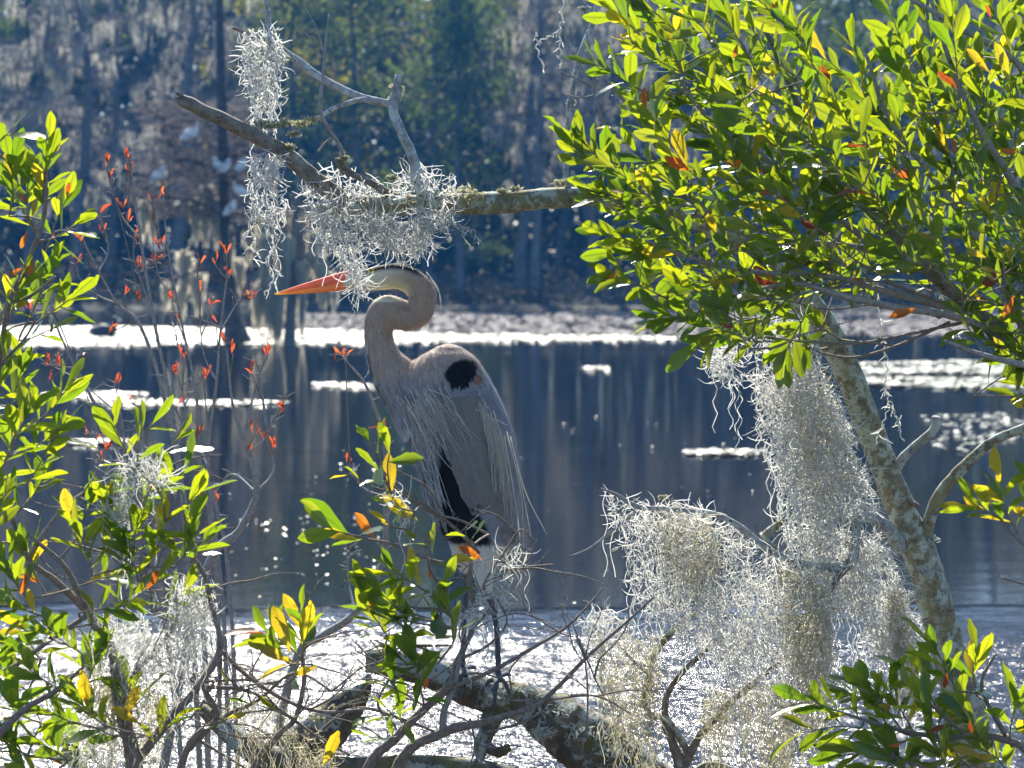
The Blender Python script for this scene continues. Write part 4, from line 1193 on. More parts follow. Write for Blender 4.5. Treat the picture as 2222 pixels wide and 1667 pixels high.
# ================================================================== leafy shrubs
M_LEAF = leafy('shrub leaf', ((0.026, 0.075, 0.022), (0.060, 0.115, 0.022)), ((0.20, 0.36, 0.010), (0.58, 0.62, 0.012)), 0.52, 0.24, 0.25, 0.7)
M_LEAFY = leafy('yellowing leaf', ((0.16, 0.14, 0.02), (0.24, 0.18, 0.02)), ((0.80, 0.66, 0.02), (0.85, 0.55, 0.02)), 0.55, 0.35, 0.8)
M_LEAFD = leafy('dark red leaf', ((0.14, 0.03, 0.015), (0.18, 0.05, 0.02)), ((0.38, 0.06, 0.015), (0.45, 0.10, 0.02)), 0.5, 0.4, 0.6)
M_LEAFR = leafy('orange red leaf', ((0.22, 0.05, 0.02), (0.28, 0.08, 0.02)), ((0.85, 0.16, 0.02), (0.85, 0.30, 0.02)), 0.55, 0.35, 0.6)

def leaf_shape(sd):
    rng = np.random.default_rng(sd)
    ts = np.array([0, 0.07, 0.2, 0.36, 0.52, 0.66, 0.78, 0.88, 0.95, 1.0])
    ws = np.array([0.012, 0.018, 0.055, 0.095, 0.125, 0.132, 0.115, 0.078, 0.042, 0.0]) * rng.uniform(1.02, 1.38)
    side_w = np.ones((10, 2))
    if sd % 3 == 0:
        side_w[rng.integers(3, 8), rng.integers(0, 2)] = rng.uniform(0.3, 0.6)      # chewed edge
    if sd % 4 == 1:
        ws[-2:] = [0.06, 0.03]                                                       # blunt tip
    ws[4:-1] += rng.uniform(-0.010, 0.010, 5)
    fold, bend, twist, sideb = rng.uniform(0.1, 0.6), rng.uniform(-0.10, 0.30), rng.uniform(-0.5, 0.5), rng.uniform(-0.08, 0.08)
    v = []
    for j_, (t, w) in enumerate(zip(ts, ws)):
        for s in (-1, 0, 1):
            x = s * w * (side_w[j_, 0] if s < 0 else side_w[j_, 1]) * (1 + 0.08 * rng.uniform(-1, 1)); z = abs(s) * w * fold
            c, sn = math.cos(twist * t), math.sin(twist * t)
            v.append([x * c - z * sn + sideb * t * t, t, x * sn + z * c - bend * t * t + 0.012 * rng.normal() * (s != 0)])
    q = [[i * 3 + j, i * 3 + j + 1, i * 3 + j + 4, i * 3 + j + 3] for i in range(9) for j in range(2)]
    return np.array(v), np.array(q)
SHAPES = [leaf_shape(i) for i in range(10)]
RIB = np.tile([0.0, 1.0, 0.0], 10)
def add_rib(me):
    at_ = me.attributes.new('rib', 'FLOAT', 'POINT')
    at_.data.foreach_set('value', np.tile(RIB, len(me.vertices) // 30))
    return me
def mk_leaf(i, mat):
    g = Geo(); g.add(*SHAPES[i]); me = add_rib(g.mesh('leaf')); me.materials.append(mat); return me
LMESH = {m: [mk_leaf(i, m) for i in range(10)] for m in (M_LEAF, M_LEAFY, M_LEAFR, M_LEAFD)}

class Shrub:
    def __init__(self, name, label, base, cat='shrub', seed=1):
        self.e = empty(name, base, label, cat)
        self.rng = np.random.default_rng(seed)
        self.leaves = []
        self.tw = Geo()
        self.stempts = []
        self.sunny = 0.55
    def stem(self, pts, mat=None, sides=7, name='branch'):
        g = Geo()
        c = limb(g, pts, sides, None, 0.1)
        part(name, g, mat or M_TWIGG, self.e)
        self.stempts.append(c[:, :3])
    def thorny(self, pts, mat=None, name='twig', spur=0.010, sides=5):
        g = Geo()
        c = limb(g, pts, sides, None, 0.08)
        L = np.linalg.norm(np.diff(c[:, :3], axis=0), axis=1).sum()
        m = int(L / 0.022)
        i = self.rng.integers(1, len(c), m)
        d = rand_dirs(m, self.rng)
        path = c[i, :3][:, None] + d[:, None] * np.linspace(0, 1, 3)[None, :, None] * (spur * self.rng.uniform(0.5, 1.4, m))[:, None, None]
        v, q, t = tubes(path, np.broadcast_to(np.array([0.0013, 0.001, 0.0004])[None], (m, 3)), 4)
        g.add(v, q, t)
        part(name, g, mat or M_TWIG, self.e)
        self.stempts.append(c[:, :3])
    def sprig(self, a, b, n=11, L=(70, 100), r=2.4, bare=0.15, connect=True, colour=None, spread=1.0):
        """a, b = (px,py,depth): a leafy shoot from a to its tip b"""
        rng = self.rng
        p0, p1 = P(*a), P(*b)
        dep = (a[2] + b[2]) / 2
        mid = (p0 + p1) / 2 + rng.normal(0, 0.05, 3) * np.linalg.norm(p1 - p0)
        c = catmull([p0, mid, p1], 12)
        pre = []
        if connect and self.stempts:
            allp = np.vstack(self.stempts)
            dd = np.linalg.norm((allp - p0) * np.array([1, 0.7, 1]), axis=1) + 0.6 * np.maximum(0, allp[:, 2] - p0[2])
            q_ = allp[np.argmin(dd)]
            if np.linalg.norm(q_ - p0) > 0.004:
                pre = catmull([q_, q_ * 0.5 + p0 * 0.5 + rng.normal(0, 0.02, 3) * np.linalg.norm(q_ - p0), p0], 8)[:-1]
        path = np.vstack([pre, c]) if len(pre) else c
        rr = np.linspace(r * 1.25, r * 0.5, len(path)) / F * dep
        v, q, t = tubes(path[None], rr[None], 5)
        self.tw.add(v, q, t)
        self.stempts.append(c)
        az = rng.uniform(0, 6.28)
        for i in range(n):
            t = bare + (1 - bare) * (i + rng.uniform(-0.3, 0.3)) / max(1, n - 1)
            t = min(max(t, 0), 1)
            k_ = t * 11; j = min(int(k_), 10)
            pos = c[j] * (1 - (k_ - j)) + c[j + 1] * (k_ - j)
            tan = c[min(j + 1, 11)] - c[max(j - 1, 0)]; tan /= np.linalg.norm(tan)
            az += 2.4 + rng.normal(0, 0.3)
            ref = np.array([0, 0, 1.0]) if abs(tan[2]) < 0.9 else np.array([1.0, 0, 0])
            u = np.cross(tan, ref); u /= np.linalg.norm(u); w = np.cross(tan, u)
            radl = u * math.cos(az) + w * math.sin(az)
            an = spread * (1.15 - 0.75 * t) + rng.normal(0, 0.16)
            d = tan * math.cos(an) + radl * math.sin(an)
            d[1] *= 0.75                       # shoots reach for the open side
            d /= np.linalg.norm(d)
            nn = tan * math.sin(an) - radl * math.cos(an) + rng.normal(0, 0.55, 3)
            nn += self.sunny * np.array(S)
            nn -= d * np.dot(nn, d); nn /= np.linalg.norm(nn)
            LL = rng.uniform(L[0] * 0.8, L[1] * 1.05) * (0.72 + 0.4 * math.sin(math.pi * min(1, 0.2 + 0.75 * (1 - t)))) / F * dep
            cl = rng.random()
            m = colour[i % len(colour)] if colour else (M_LEAFD if cl < 0.006 else M_LEAFR if cl < 0.010 else M_LEAFY if cl < 0.05 else M_LEAF)
            self.leaves.append((pos, d, nn, LL, m, int(rng.integers(0, 10)), LL / dep))
    def wild(self, n, box, d, r=(1.2, 2.6), L=(70, 230)):
        """random crooked thorny twigs growing off what is already there"""
        rng = self.rng
        allp = np.vstack(self.stempts)
        px = CX + allp[:, 0] / allp[:, 1] * F; py = HY + (CAMZ - allp[:, 2]) / allp[:, 1] * F
        ok = np.where((px > box[0]) & (px < box[2]) & (py > box[1]) & (py < box[3]))[0]
        for _ in range(n):
            i = rng.choice(ok)
            x, y, dd = px[i], py[i], allp[i, 1]
            an = rng.uniform(-0.2, math.pi + 0.2); l = rng.uniform(*L); r0 = rng.uniform(*r)
            pts = [(x, y, dd, r0)]
            for j in range(4):
                an += rng.normal(0, 0.28)
                x += math.cos(an) * l / 4; y -= math.sin(an) * l / 4 * 0.75; dd += rng.normal(0, 0.02)
                pts.append((x, y, dd, r0 * (0.85 - 0.16 * j)))
            self.thorny(pts, spur=0.008, sides=4)
    def one_leaf(self, a, b, m, roll=None):
        p0, p1 = P(*a), P(*b)
        d = p1 - p0; LL = np.linalg.norm(d); d = d / LL
        nn = np.array([0.1, -1, 0.25]) if roll is None else np.array(roll, float)
        nn = nn - d * np.dot(nn, d); nn /= np.linalg.norm(nn)
        self.leaves.append((p0, d, nn, LL, m, int(self.rng.integers(0, 10)), 9.0))
    def finish(self, single=300, twmat=None):
        if self.tw.n:
            tag(part('twigs', self.tw, twmat or M_TWIG, self.e), kind='stuff')
        lv = sorted(self.leaves, key=lambda l: (-(l[4] is not M_LEAF), -l[6]))
        org = ORG[self.e]
        def frame(l):
            y = l[1]; x = np.cross(y, l[2]); z = np.cross(x, y)
            return np.stack([x, y, z], 1)
        for l in lv[:single]:
            R = frame(l)
            o = bpy.data.objects.new('leaf', LMESH[l[4]][l[5]])
            COL.objects.link(o)
            o.parent = self.e
            M = Matrix([[*(R[i] * l[3]), (l[0] - org)[i]] for i in range(3)] + [[0, 0, 0, 1]])
            o.matrix_local = M
        rest = lv[single:]
        if rest:
            g = Geo()
            for l in rest:
                v, q = SHAPES[l[5]]
                g.add(v @ frame(l).T * l[3] + l[0], q, None, self.rng.random())
            add_rib(tag(part('leaves', g, M_LEAF, self.e, rnd=True), kind='stuff').data)

# ---- the big leafy shrub reaching in from the right
R_ = Shrub('leafy_shrub', 'big dense glossy green shrub arching in front of the leaning tree', (1.75, 5.4, 0.1), seed=21)
R_.sunny = 0.15
R_.stem([(2900, 2150, 5.4, 46), (2760, 1500, 5.4, 40), (2560, 1050, 5.4, 34), (2380, 840, 5.4, 26), (2240, 760, 5.4, 21), (2120, 680, 5.4, 18), (2010, 580, 5.4, 15), (1930, 500, 5.42, 12), (1850, 420, 5.45, 9), (1780, 330, 5.45, 7), (1720, 200, 5.45, 6), (1660, 60, 5.45, 5), (1630, -40, 5.45, 4)], M_DEAD, 10)
R_.stem([(2010, 580, 5.4, 10), (1880, 520, 5.35, 8), (1760, 420, 5.3, 7), (1640, 330, 5.28, 6), (1540, 260, 5.26, 5), (1460, 150, 5.25, 4), (1400, 60, 5.25, 3)], M_TWIGG)
R_.stem([(1900, 540, 5.4, 8), (1700, 520, 5.45, 7), (1570, 490, 5.48, 6), (1470, 380, 5.5, 5), (1390, 270, 5.5, 4), (1310, 160, 5.5, 3)], M_TWIGG)
R_.stem([(2120, 680, 5.4, 10), (1950, 640, 5.3, 8), (1800, 600, 5.25, 6), (1640, 590, 5.2, 5), (1500, 560, 5.2, 4), (1400, 520, 5.2, 3)], M_TWIGG)
R_.stem([(2240, 760, 5.4, 12), (2080, 690, 5.25, 9), (1950, 668, 5.2, 8), (1820, 640, 5.2, 7), (1720, 615, 5.2, 5), (1600, 640, 5.2, 3)], M_TWIGG)
R_.stem([(2380, 840, 5.4, 14), (2300, 600, 5.3, 11), (2200, 400, 5.25, 9), (2110, 250, 5.2, 7), (2050, 100, 5.2, 5), (2010, -40, 5.2, 4)], M_TWIGG)
R_.stem([(2240, 760, 5.4, 10), (2150, 560, 5.3, 8), (2020, 380, 5.3, 6), (1930, 260, 5.3, 5), (1880, 120, 5.3, 4)], M_TWIGG)
R_.stem([(2400, 700, 5.3, 9), (2250, 200, 5.2, 7), (2080, 60, 5.15, 6), (1940, -20, 5.15, 5)], M_TWIGG)
R_.stem([(2380, 840, 5.4, 10), (2250, 800, 5.2, 8), (2130, 770, 5.15, 6), (2050, 740, 5.1, 4)], M_TWIGG)
for pts in ([(2090, 700, 5.3, 4), (1960, 728, 5.25, 3.6), (1860, 745, 5.2, 3.2), (1750, 742, 5.2, 2.6), (1660, 730, 5.2, 2)],
            [(2060, 700, 5.3, 4), (1960, 745, 5.25, 3.4), (1860, 775, 5.2, 3), (1790, 768, 5.2, 2.6), (1760, 755, 5.2, 2)],
            [(2040, 690, 5.3, 3), (1980, 665, 5.22, 2.4), (1900, 660, 5.2, 2), (1800, 672, 5.2, 1.8), (1700, 650, 5.2, 1.5)],
            [(2000, 640, 5.3, 3), (1900, 610, 5.25, 2.4), (1790, 625, 5.2, 2), (1700, 590, 5.2, 1.5)],
            [(2050, 660, 5.3, 3), (1950, 620, 5.25, 2.5), (1850, 560, 5.2, 2), (1780, 500, 5.2, 1.5)],
            [(2200, 600, 5.3, 4), (2100, 560, 5.25, 3), (2000, 470, 5.2, 2), (1940, 380, 5.2, 1.5)]):
    R_.thorny(pts)
outline = [(1330, -30), (1285, 120), (1300, 220), (1400, 235), (1330, 290), (1195, 275), (1185, 300), (1235, 380), (1290, 440), (1310, 520), (1285, 580), (1390, 660), (1430, 700), (1490, 745), (1600, 735), (1690, 690), (1790, 640), (1900, 600), (2060, 620), (2100, 780), (2260, 800), (2300, 500), (2300, -40), (1960, -40), (1900, 60), (1830, 110), (1740, 30), (1720, -40)]
def scatter(poly, spacing, rng, tries=6000):
    poly = np.array(poly, float)
    c = rng.uniform(poly.min(0), poly.max(0), (tries, 2))
    c = c[inside(poly, c)]
    out = []
    for q_ in c:
        if all((q_[0] - o[0]) ** 2 + (q_[1] - o[1]) ** 2 > spacing ** 2 for o in out):
            out.append(q_)
    return np.array(out)
rng = np.random.default_rng(44)
ol = np.array(outline, float); ol[:, 0] += np.where(ol[:, 0] < 1720, 48, 0); ol[:, 1] -= np.where((ol[:, 1] > 550) & (ol[:, 0] < 2080), 30, 0)
tips = scatter(ol, 50, rng)
for tx, ty in tips:
    d1 = rng.uniform(4.95, 5.65)
    dv = np.array([tx - 2230, ty - 800.0]); dv /= np.linalg.norm(dv)
    ang = math.atan2(dv[1], dv[0]) + rng.normal(0, 0.30)
    up = 0.25 * (ty < 560)
    if ty > 560: ang -= 0.12
    L = rng.uniform(110, 170)
    dx, dy = math.cos(ang), math.sin(ang) - up
    hide = ((tx > 1740) & (tx < 2080) & (ty > 560))
    R_.sprig((tx - dx * L, ty - dy * L, d1 + rng.uniform(-0.04, 0.08)), (tx, ty, d1), n=int(rng.integers(9, 14)) if not hide else 4, L=(54, 88), r=2.0)
for a, b in (((1330, 420), (1222, 285)), ((1350, 360), (1260, 300)), ((1400, 470), (1290, 415)), ((1450, 650), (1330, 600)), ((1540, 700), (1430, 690)), ((1640, 690), (1510, 745)), ((1760, 660), (1700, 770)), ((1420, 210), (1300, 140)), ((1430, 130), (1330, 20)), ((1500, 560), (1310, 510))):
    R_.sprig((*a, 5.3), (*b, 5.25), 12, (66, 95))
for a, b, m in (((1990, 668), (1930, 694), M_LEAFR), ((1680, 425), (1718, 436), M_LEAFR), ((1600, 95), (1592, 125), M_LEAFR), ((2150, 40), (2140, 10), M_LEAFR), ((2210, 330), (2170, 328), M_LEAFR), ((2075, 340), (2062, 300), M_LEAFR), ((1340, 590), (1320, 605), M_LEAFR), ((1870, 610), (1850, 606), M_LEAFR), ((1690, 400), (1650, 425), M_LEAFR), ((2150, 160), (2090, 110), M_LEAFY), ((2190, 180), (2160, 90), M_LEAFY), ((2140, 560), (2100, 540), M_LEAFY), ((2200, 640), (2180, 690), M_LEAFR)):
    R_.one_leaf((*a, 5.0), (*b, 5.0), m)
R_.wild(22, (1560, 560, 2222, 780), 5.2, L=(100, 260))
R_.finish()

# ---- shrub filling the lower right corner
Q_ = Shrub('leafy_shrub', 'leafy green shrub growing at the foot of the leaning trunk', P(2300, 2000, 5.2), seed=36)
Q_.sunny = 1.1
Q_.stem([(2320, 2000, 5.2, 16), (2300, 1760, 5.2, 13), (2240, 1640, 5.2, 10), (2160, 1600, 5.2, 8), (2050, 1600, 5.2, 6), (1980, 1590, 5.2, 5), (1900, 1570, 5.2, 4), (1820, 1545, 5.2, 3)], M_TWIG)
Q_.stem([(2200, 1620, 5.2, 7), (2150, 1540, 5.2, 5), (2130, 1480, 5.2, 4), (2160, 1420, 5.2, 3)], M_TWIG)
Q_.stem([(2100, 1600, 5.2, 4), (2010, 1520, 5.2, 3.5), (1960, 1480, 5.2, 2.5)], M_TWIG)
Q_.stem([(2250, 1660, 5.2, 7), (2190, 1700, 5.2, 6), (1990, 1660, 5.2, 5), (1930, 1640, 5.2, 3)], M_TWIG)
for a, b, n in (((1900, 1570), (1760, 1520), 9), ((1930, 1580), (1830, 1500), 12), ((1960, 1590), (1880, 1490), 11), ((1990, 1600), (1930, 1500), 10), ((2040, 1610), (1990, 1510), 10), ((1870, 1580), (1740, 1590), 6), ((1960, 1610), (1830, 1640), 10), ((2000, 1640), (1880, 1680), 9),
                ((2075, 1500), (2030, 1410), 9), ((2120, 1510), (2120, 1420), 8), ((2030, 1530), (1980, 1460), 7), ((2120, 1590), (2080, 1540), 9), ((2190, 1600), (2210, 1520), 9), ((2220, 1640), (2260, 1560), 9), ((2150, 1640), (2110, 1570), 10), ((2100, 1660), (2060, 1640), 8), ((2200, 1690), (2160, 1640), 9), ((2060, 1690), (2030, 1620), 8), ((1990, 1700), (1950, 1640), 8)):
    dd = 5.1 + 0.2 * Q_.rng.random()
    Q_.sprig((*a, dd + 0.03), (*b, dd), n, (70, 104))
for a, b, m in (((2055, 1460), (2050, 1496), M_LEAFD), ((2100, 1560), (2110, 1590), M_LEAFD), ((2010, 1590), (2050, 1575), M_LEAFD), ((2130, 1640), (2070, 1620), M_LEAFY), ((2110, 1640), (2160, 1650), M_LEAFY), ((1925, 1620), (1955, 1615), M_LEAFR)):
    Q_.one_leaf((*a, 5.05), (*b, 5.05), m)
Q_.finish()

# ---- sprig poking in at the right edge
E_ = Shrub('leafy_sprig', 'small leafy sprig with thorny twig beside the leaning trunk fork', P(2420, 2050, 5.0), seed=35)
E_.stem([(2430, 2050, 5.0, 9), (2400, 1600, 5.0, 8), (2320, 1300, 5.0, 7), (2240, 1200, 5.0, 5), (2190, 1150, 5.0, 4), (2160, 1110, 5.0, 3)], M_TWIG)
E_.thorny([(2320, 1300, 5.0, 4), (2230, 1270, 5.0, 3), (2170, 1252, 5.0, 2)])
for a, b, n in (((2190, 1140), (2120, 1100), 8), ((2210, 1160), (2170, 1060), 8), ((2240, 1160), (2240, 1050), 8)):
    E_.sprig((*a, 5.0), (*b, 5.0), n, (70, 100), colour=[M_LEAF, M_LEAFY, M_LEAF])
E_.finish()

# ---- shrub filling the left side
L_ = Shrub('leafy_shrub', 'tall yellow green leafy shrub hung with grey moss at the water edge', P(230, 2050, 5.0), seed=51)
L_.sunny = 0.8
L_.stem([(300, 2050, 5.0, 26), (292, 1760, 5.0, 22), (290, 1640, 5.0, 18), (255, 1520, 5.0, 11), (240, 1400, 5.0, 9), (180, 1320, 5.0, 8), (120, 1260, 5.0, 7), (60, 1210, 5.0, 6), (20, 1100, 5.0, 5), (-10, 950, 5.0, 5), (0, 780, 4.95, 5), (20, 660, 4.9, 6), (60, 570, 4.9, 6), (95, 470, 4.9, 5), (102, 340, 4.9, 3)], M_TWIG, 9)
L_.stem([(290, 1660, 5.0, 12), (370, 1560, 5.0, 10), (430, 1490, 5.0, 8), (478, 1405, 5.0, 7), (455, 1300, 5.0, 5), (440, 1240, 5.0, 5), (400, 1190, 5.0, 4)], M_TWIG)
L_.stem([(280, 1640, 5.0, 10), (270, 1490, 4.97, 9), (190, 1330, 4.96, 8), (140, 1230, 4.95, 6), (60, 1160, 4.95, 4)], M_TWIG)
L_.stem([(260, 1560, 5.0, 8), (285, 1470, 5.0, 8), (350, 1400, 5.02, 7), (385, 1330, 5.02, 5), (380, 1270, 5.02, 4)], M_TWIGG)
L_.stem([(60, 1210, 5.0, 5), (130, 1110, 4.95, 5), (200, 1060, 4.93, 5), (250, 1020, 4.92, 5), (290, 1010, 4.92, 4)], M_TWIGG)
L_.stem([(200, 1330, 4.96, 6), (120, 1380, 4.9, 6), (40, 1440, 4.85, 5), (-40, 1480, 4.8, 5)], M_TWIG)
L_.stem([(-120, 2050, 4.8, 20), (-60, 1700, 4.8, 14), (30, 1560, 4.8, 8), (120, 1500, 4.8, 6), (180, 1450, 4.8, 4)], M_TWIG)
L_.stem([(20, 660, 4.9, 4), (70, 640, 4.88, 3.5), (120, 600, 4.86, 2.6)], M_TWIG)
L_.stem([(0, 790, 4.95, 4), (50, 740, 4.9, 3), (80, 690, 4.88, 2.5)], M_TWIG)
sp = [((95, 480), (105, 320), 16), ((60, 470), (60, 380), 10), ((20, 470), (25, 360), 9), ((-20, 320), (30, 275), 4), ((85, 520), (30, 420), 9), ((110, 520), (160, 490), 5), ((95, 560), (140, 440), 7),
      ((60, 700), (110, 570), 11), ((20, 700), (45, 600), 10), ((80, 700), (150, 650), 8), ((-10, 740), (20, 640), 8), ((40, 740), (110, 715), 4),
      ((20, 900), (50, 790), 10), ((-10, 880), (10, 770), 8), ((60, 930), (140, 850), 9), ((50, 980), (130, 930), 9), ((10, 1000), (60, 890), 10), ((-10, 1060), (30, 950), 9), ((60, 1050), (110, 960), 8), ((30, 1120), (100, 1030), 9), ((-20, 1180), (20, 1060), 8),
      ((290, 1020), (240, 910), 6), ((300, 1010), (330, 920), 6), ((310, 1020), (390, 950), 5), ((360, 1080), (400, 1020), 4), ((400, 1110), (430, 1060), 4), ((300, 1090), (340, 1060), 8), ((210, 1090), (240, 1060), 6),
      ((160, 1180), (200, 1090), 10), ((230, 1200), (240, 1110), 11), ((270, 1230), (300, 1130), 10), ((320, 1230), (360, 1130), 11), ((380, 1230), (420, 1140), 10), ((200, 1250), (170, 1150), 10), ((300, 1260), (270, 1190), 9), ((410, 1220), (440, 1180), 6),
      ((150, 1280), (240, 1250), 8), ((170, 1330), (290, 1290), 9), ((240, 1330), (340, 1260), 8), ((330, 1330), (400, 1290), 6), ((100, 1290), (60, 1200), 10), ((60, 1300), (10, 1220), 9), ((100, 1340), (20, 1310), 9), ((140, 1370), (50, 1370), 9),
      ((90, 1430), (10, 1390), 9), ((180, 1420), (120, 1380), 8), ((60, 1500), (-10, 1450), 9), ((140, 1500), (70, 1460), 9), ((190, 1480), (220, 1400), 6), ((240, 1500), (190, 1440), 7), ((90, 1570), (20, 1530), 9), ((170, 1570), (100, 1540), 9), ((230, 1580), (180, 1530), 8),
      ((60, 1640), (-10, 1600), 9), ((150, 1650), (80, 1610), 9), ((220, 1660), (160, 1620), 8), ((300, 1560), (280, 1490), 6), ((330, 1620), (370, 1570), 5), ((270, 1600), (230, 1570), 6), ((200, 1700), (150, 1660), 8), ((90, 1700), (40, 1660), 8)]
for a, b, n in sp:
    dd = 4.95 + L_.rng.normal(0, 0.10)
    L_.sprig((*a, dd + 0.02), (*b, dd), n, (62, 94))
for a, b, m in (((60, 500), (45, 540), M_LEAFR), ((50, 580), (20, 600), M_LEAFR), ((70, 560), (60, 600), M_LEAFR), ((145, 430), (150, 395), M_LEAFR), ((60, 440), (40, 420), M_LEAFR), ((62, 1240), (45, 1290), M_LEAFR), ((50, 1270), (62, 1250), M_LEAFR), ((70, 470), (80, 430), M_LEAFY), ((150, 1140), (145, 1060), M_LEAFY), ((268, 1560), (300, 1490), M_LEAFY), ((305, 1570), (240, 1540), M_LEAFY)):
    L_.one_leaf((*a, 4.86), (*b, 4.86), m)
L_.wild(36, (60, 1000, 480, 1680), 5.0)
L_.finish()

# ---- sprigs of the low shrub in front of the heron
C_ = Shrub('thorny_shrub', 'thorny half bare shrub with a few leaves in front of the log', P(820, 1980, 5.5), seed=61)
C_.sunny = 1.3
C_.stem([(760, 1980, 5.5, 14), (790, 1690, 5.5, 12), (860, 1600, 5.5, 10), (930, 1530, 5.5, 9), (980, 1480, 5.5, 8), (990, 1440, 5.52, 7), (1020, 1380, 5.54, 6), (1030, 1340, 5.54, 6), (1018, 1260, 5.54, 5), (1022, 1220, 5.54, 4), (1010, 1180, 5.54, 3)], M_TWIG, 8)
C_.stem([(790, 1980, 5.5, 16), (860, 1670, 5.5, 12), (960, 1590, 5.5, 11), (1040, 1570, 5.5, 8), (1140, 1540, 5.5, 6), (1190, 1510, 5.5, 5), (1280, 1420, 5.5, 4), (1360, 1350, 5.5, 3), (1420, 1295, 5.5, 2)], M_TWIG, 8)
C_.stem([(960, 1595, 5.5, 9), (965, 1540, 5.5, 8), (985, 1490, 5.5, 6), (1000, 1420, 5.5, 4)], M_TWIGG)
for pts in ([(960, 1500, 5.5, 5), (1060, 1460, 5.48, 5), (1150, 1410, 5.46, 4), (1230, 1360, 5.45, 3.2), (1280, 1310, 5.45, 2.4), (1310, 1275, 5.45, 1.6)],
            [(1050, 1590, 5.5, 3), (1130, 1570, 5.5, 3), (1190, 1540, 5.5, 2), (1240, 1550, 5.5, 1.4)],
            [(1250, 1380, 5.46, 2.6), (1270, 1440, 5.46, 2.4), (1275, 1540, 5.46, 2), (1262, 1640, 5.46, 1.6)],
            [(1255, 1385, 5.46, 2.4), (1290, 1470, 5.46, 2), (1310, 1510, 5.46, 1.5)],
            [(1080, 1520, 5.5, 3), (1180, 1520, 5.5, 3), (1290, 1510, 5.5, 2.2), (1370, 1550, 5.5, 1.6)],
            [(1000, 1430, 5.5, 4), (1060, 1400, 5.48, 3), (1100, 1350, 5.46, 2.4), (1080, 1300, 5.45, 2)],
            [(1020, 1370, 5.5, 4), (1070, 1310, 5.48, 4), (1050, 1270, 5.46, 3), (1100, 1190, 5.44, 3), (1130, 1150, 5.44, 2.4), (1160, 1175, 5.44, 2)],
            [(1125, 1160, 5.44, 3), (1080, 1120, 5.44, 2.4), (1030, 1105, 5.44, 1.6)],
            [(1040, 1280, 5.48, 2.6), (1000, 1255, 5.46, 2.2), (950, 1262, 5.44, 1.6)],
            [(1080, 1240, 5.46, 3), (1130, 1232, 5.46, 2.6), (1200, 1225, 5.46, 2)],
            [(1130, 1235, 5.46, 2), (1150, 1210, 5.46, 1.8), (1165, 1170, 5.46, 1.4)],
            [(1040, 1200, 5.5, 4), (980, 1140, 5.46, 4), (920, 1100, 5.44, 3.6), (860, 1060, 5.42, 3.2), (830, 1010, 5.4, 3), (815, 960, 5.4, 2)],
            [(1060, 1160, 5.46, 3.4), (1000, 1130, 5.46, 3), (960, 1120, 5.44, 3)],
            [(960, 1120, 5.44, 3), (900, 1080, 5.44, 2.4), (870, 1050, 5.44, 1.8)],
            [(960, 1110, 5.42, 3), (930, 1060, 5.42, 2.6), (880, 1030, 5.42, 2), (860, 1020, 5.42, 1.4)],
            [(1000, 1230, 5.5, 3), (920, 1210, 5.46, 2.8), (850, 1180, 5.44, 2.4), (800, 1170, 5.42, 2)],
            [(990, 1365, 5.5, 3), (940, 1358, 5.47, 2.4), (860, 1345, 5.46, 2)],
            [(960, 1430, 5.5, 3.4), (900, 1400, 5.46, 3), (840, 1400, 5.45, 2.4), (800, 1380, 5.45, 2)],
            [(920, 1530, 5.5, 3), (860, 1500, 5.46, 3), (850, 1460, 5.45, 2.4), (770, 1410, 5.44, 1.6)],
            [(860, 1580, 5.5, 3), (820, 1530, 5.46, 3), (845, 1470, 5.45, 2.4), (850, 1430, 5.44, 1.8)],
            [(1020, 1560, 5.5, 2.4), (1030, 1620, 5.48, 2), (1010, 1690, 5.46, 2)],
            [(640, 1640, 5.5, 3.4), (760, 1540, 5.5, 3.4), (870, 1560, 5.5, 3.4), (960, 1595, 5.5, 3)],
            [(690, 1500, 5.5, 2), (790, 1500, 5.5, 2), (900, 1520, 5.5, 2)]):
    C_.thorny(pts)
for a, b, n, Ls in (((835, 1040), (800, 955), 5, (70, 95)), ((845, 1060), (845, 985), 3, (80, 110)), ((850, 1070), (760, 1030), 4, (45, 75)), ((900, 1110), (840, 1090), 5, (60, 90)), ((800, 1170), (720, 1150), 5, (85, 115)), ((890, 1150), (840, 1140), 2, (60, 70)), ((930, 1230), (925, 1180), 3, (60, 80)), ((1030, 1180), (1010, 1150), 3, (60, 80)),
                    ((950, 1300), (850, 1240), 10, (75, 105)), ((960, 1350), (830, 1290), 11, (75, 110)), ((940, 1350), (960, 1280), 6, (80, 110)), ((850, 1400), (790, 1310), 11, (80, 110)), ((900, 1400), (850, 1340), 9, (70, 100)), ((980, 1400), (975, 1320), 5, (80, 110)), ((950, 1440), (860, 1440), 8, (80, 115)), ((920, 1530), (900, 1440), 8, (80, 110)), ((930, 1540), (830, 1480), 6, (75, 100)), ((880, 1570), (840, 1540), 5, (70, 100)), ((860, 1600), (800, 1600), 4, (70, 100))):
    C_.sprig((*a, 5.36), (*b, 5.28), n, (Ls[0] * 0.92, Ls[1] * 0.95), colour=None)
for a, b, m in (((815, 1170), (765, 1115), M_LEAFR), ((1045, 1215), (1000, 1180), M_LEAFR), ((1040, 1212), (975, 1212), M_LEAFY), ((930, 1260), (935, 1235), M_LEAFR), ((780, 1172), (695, 1152), M_LEAFY), ((845, 1080), (852, 985), M_LEAFY), ((910, 1130), (825, 1085), M_LEAFY), ((830, 1365), (838, 1330), M_LEAFY), ((920, 1500), (925, 1470), M_LEAFR), ((832, 930), (824, 915), M_LEAFR)):
    C_.one_leaf((*a, 5.38), (*b, 5.38), m)
C_.wild(48, (640, 1180, 1340, 1680), 5.5)
C_.finish()

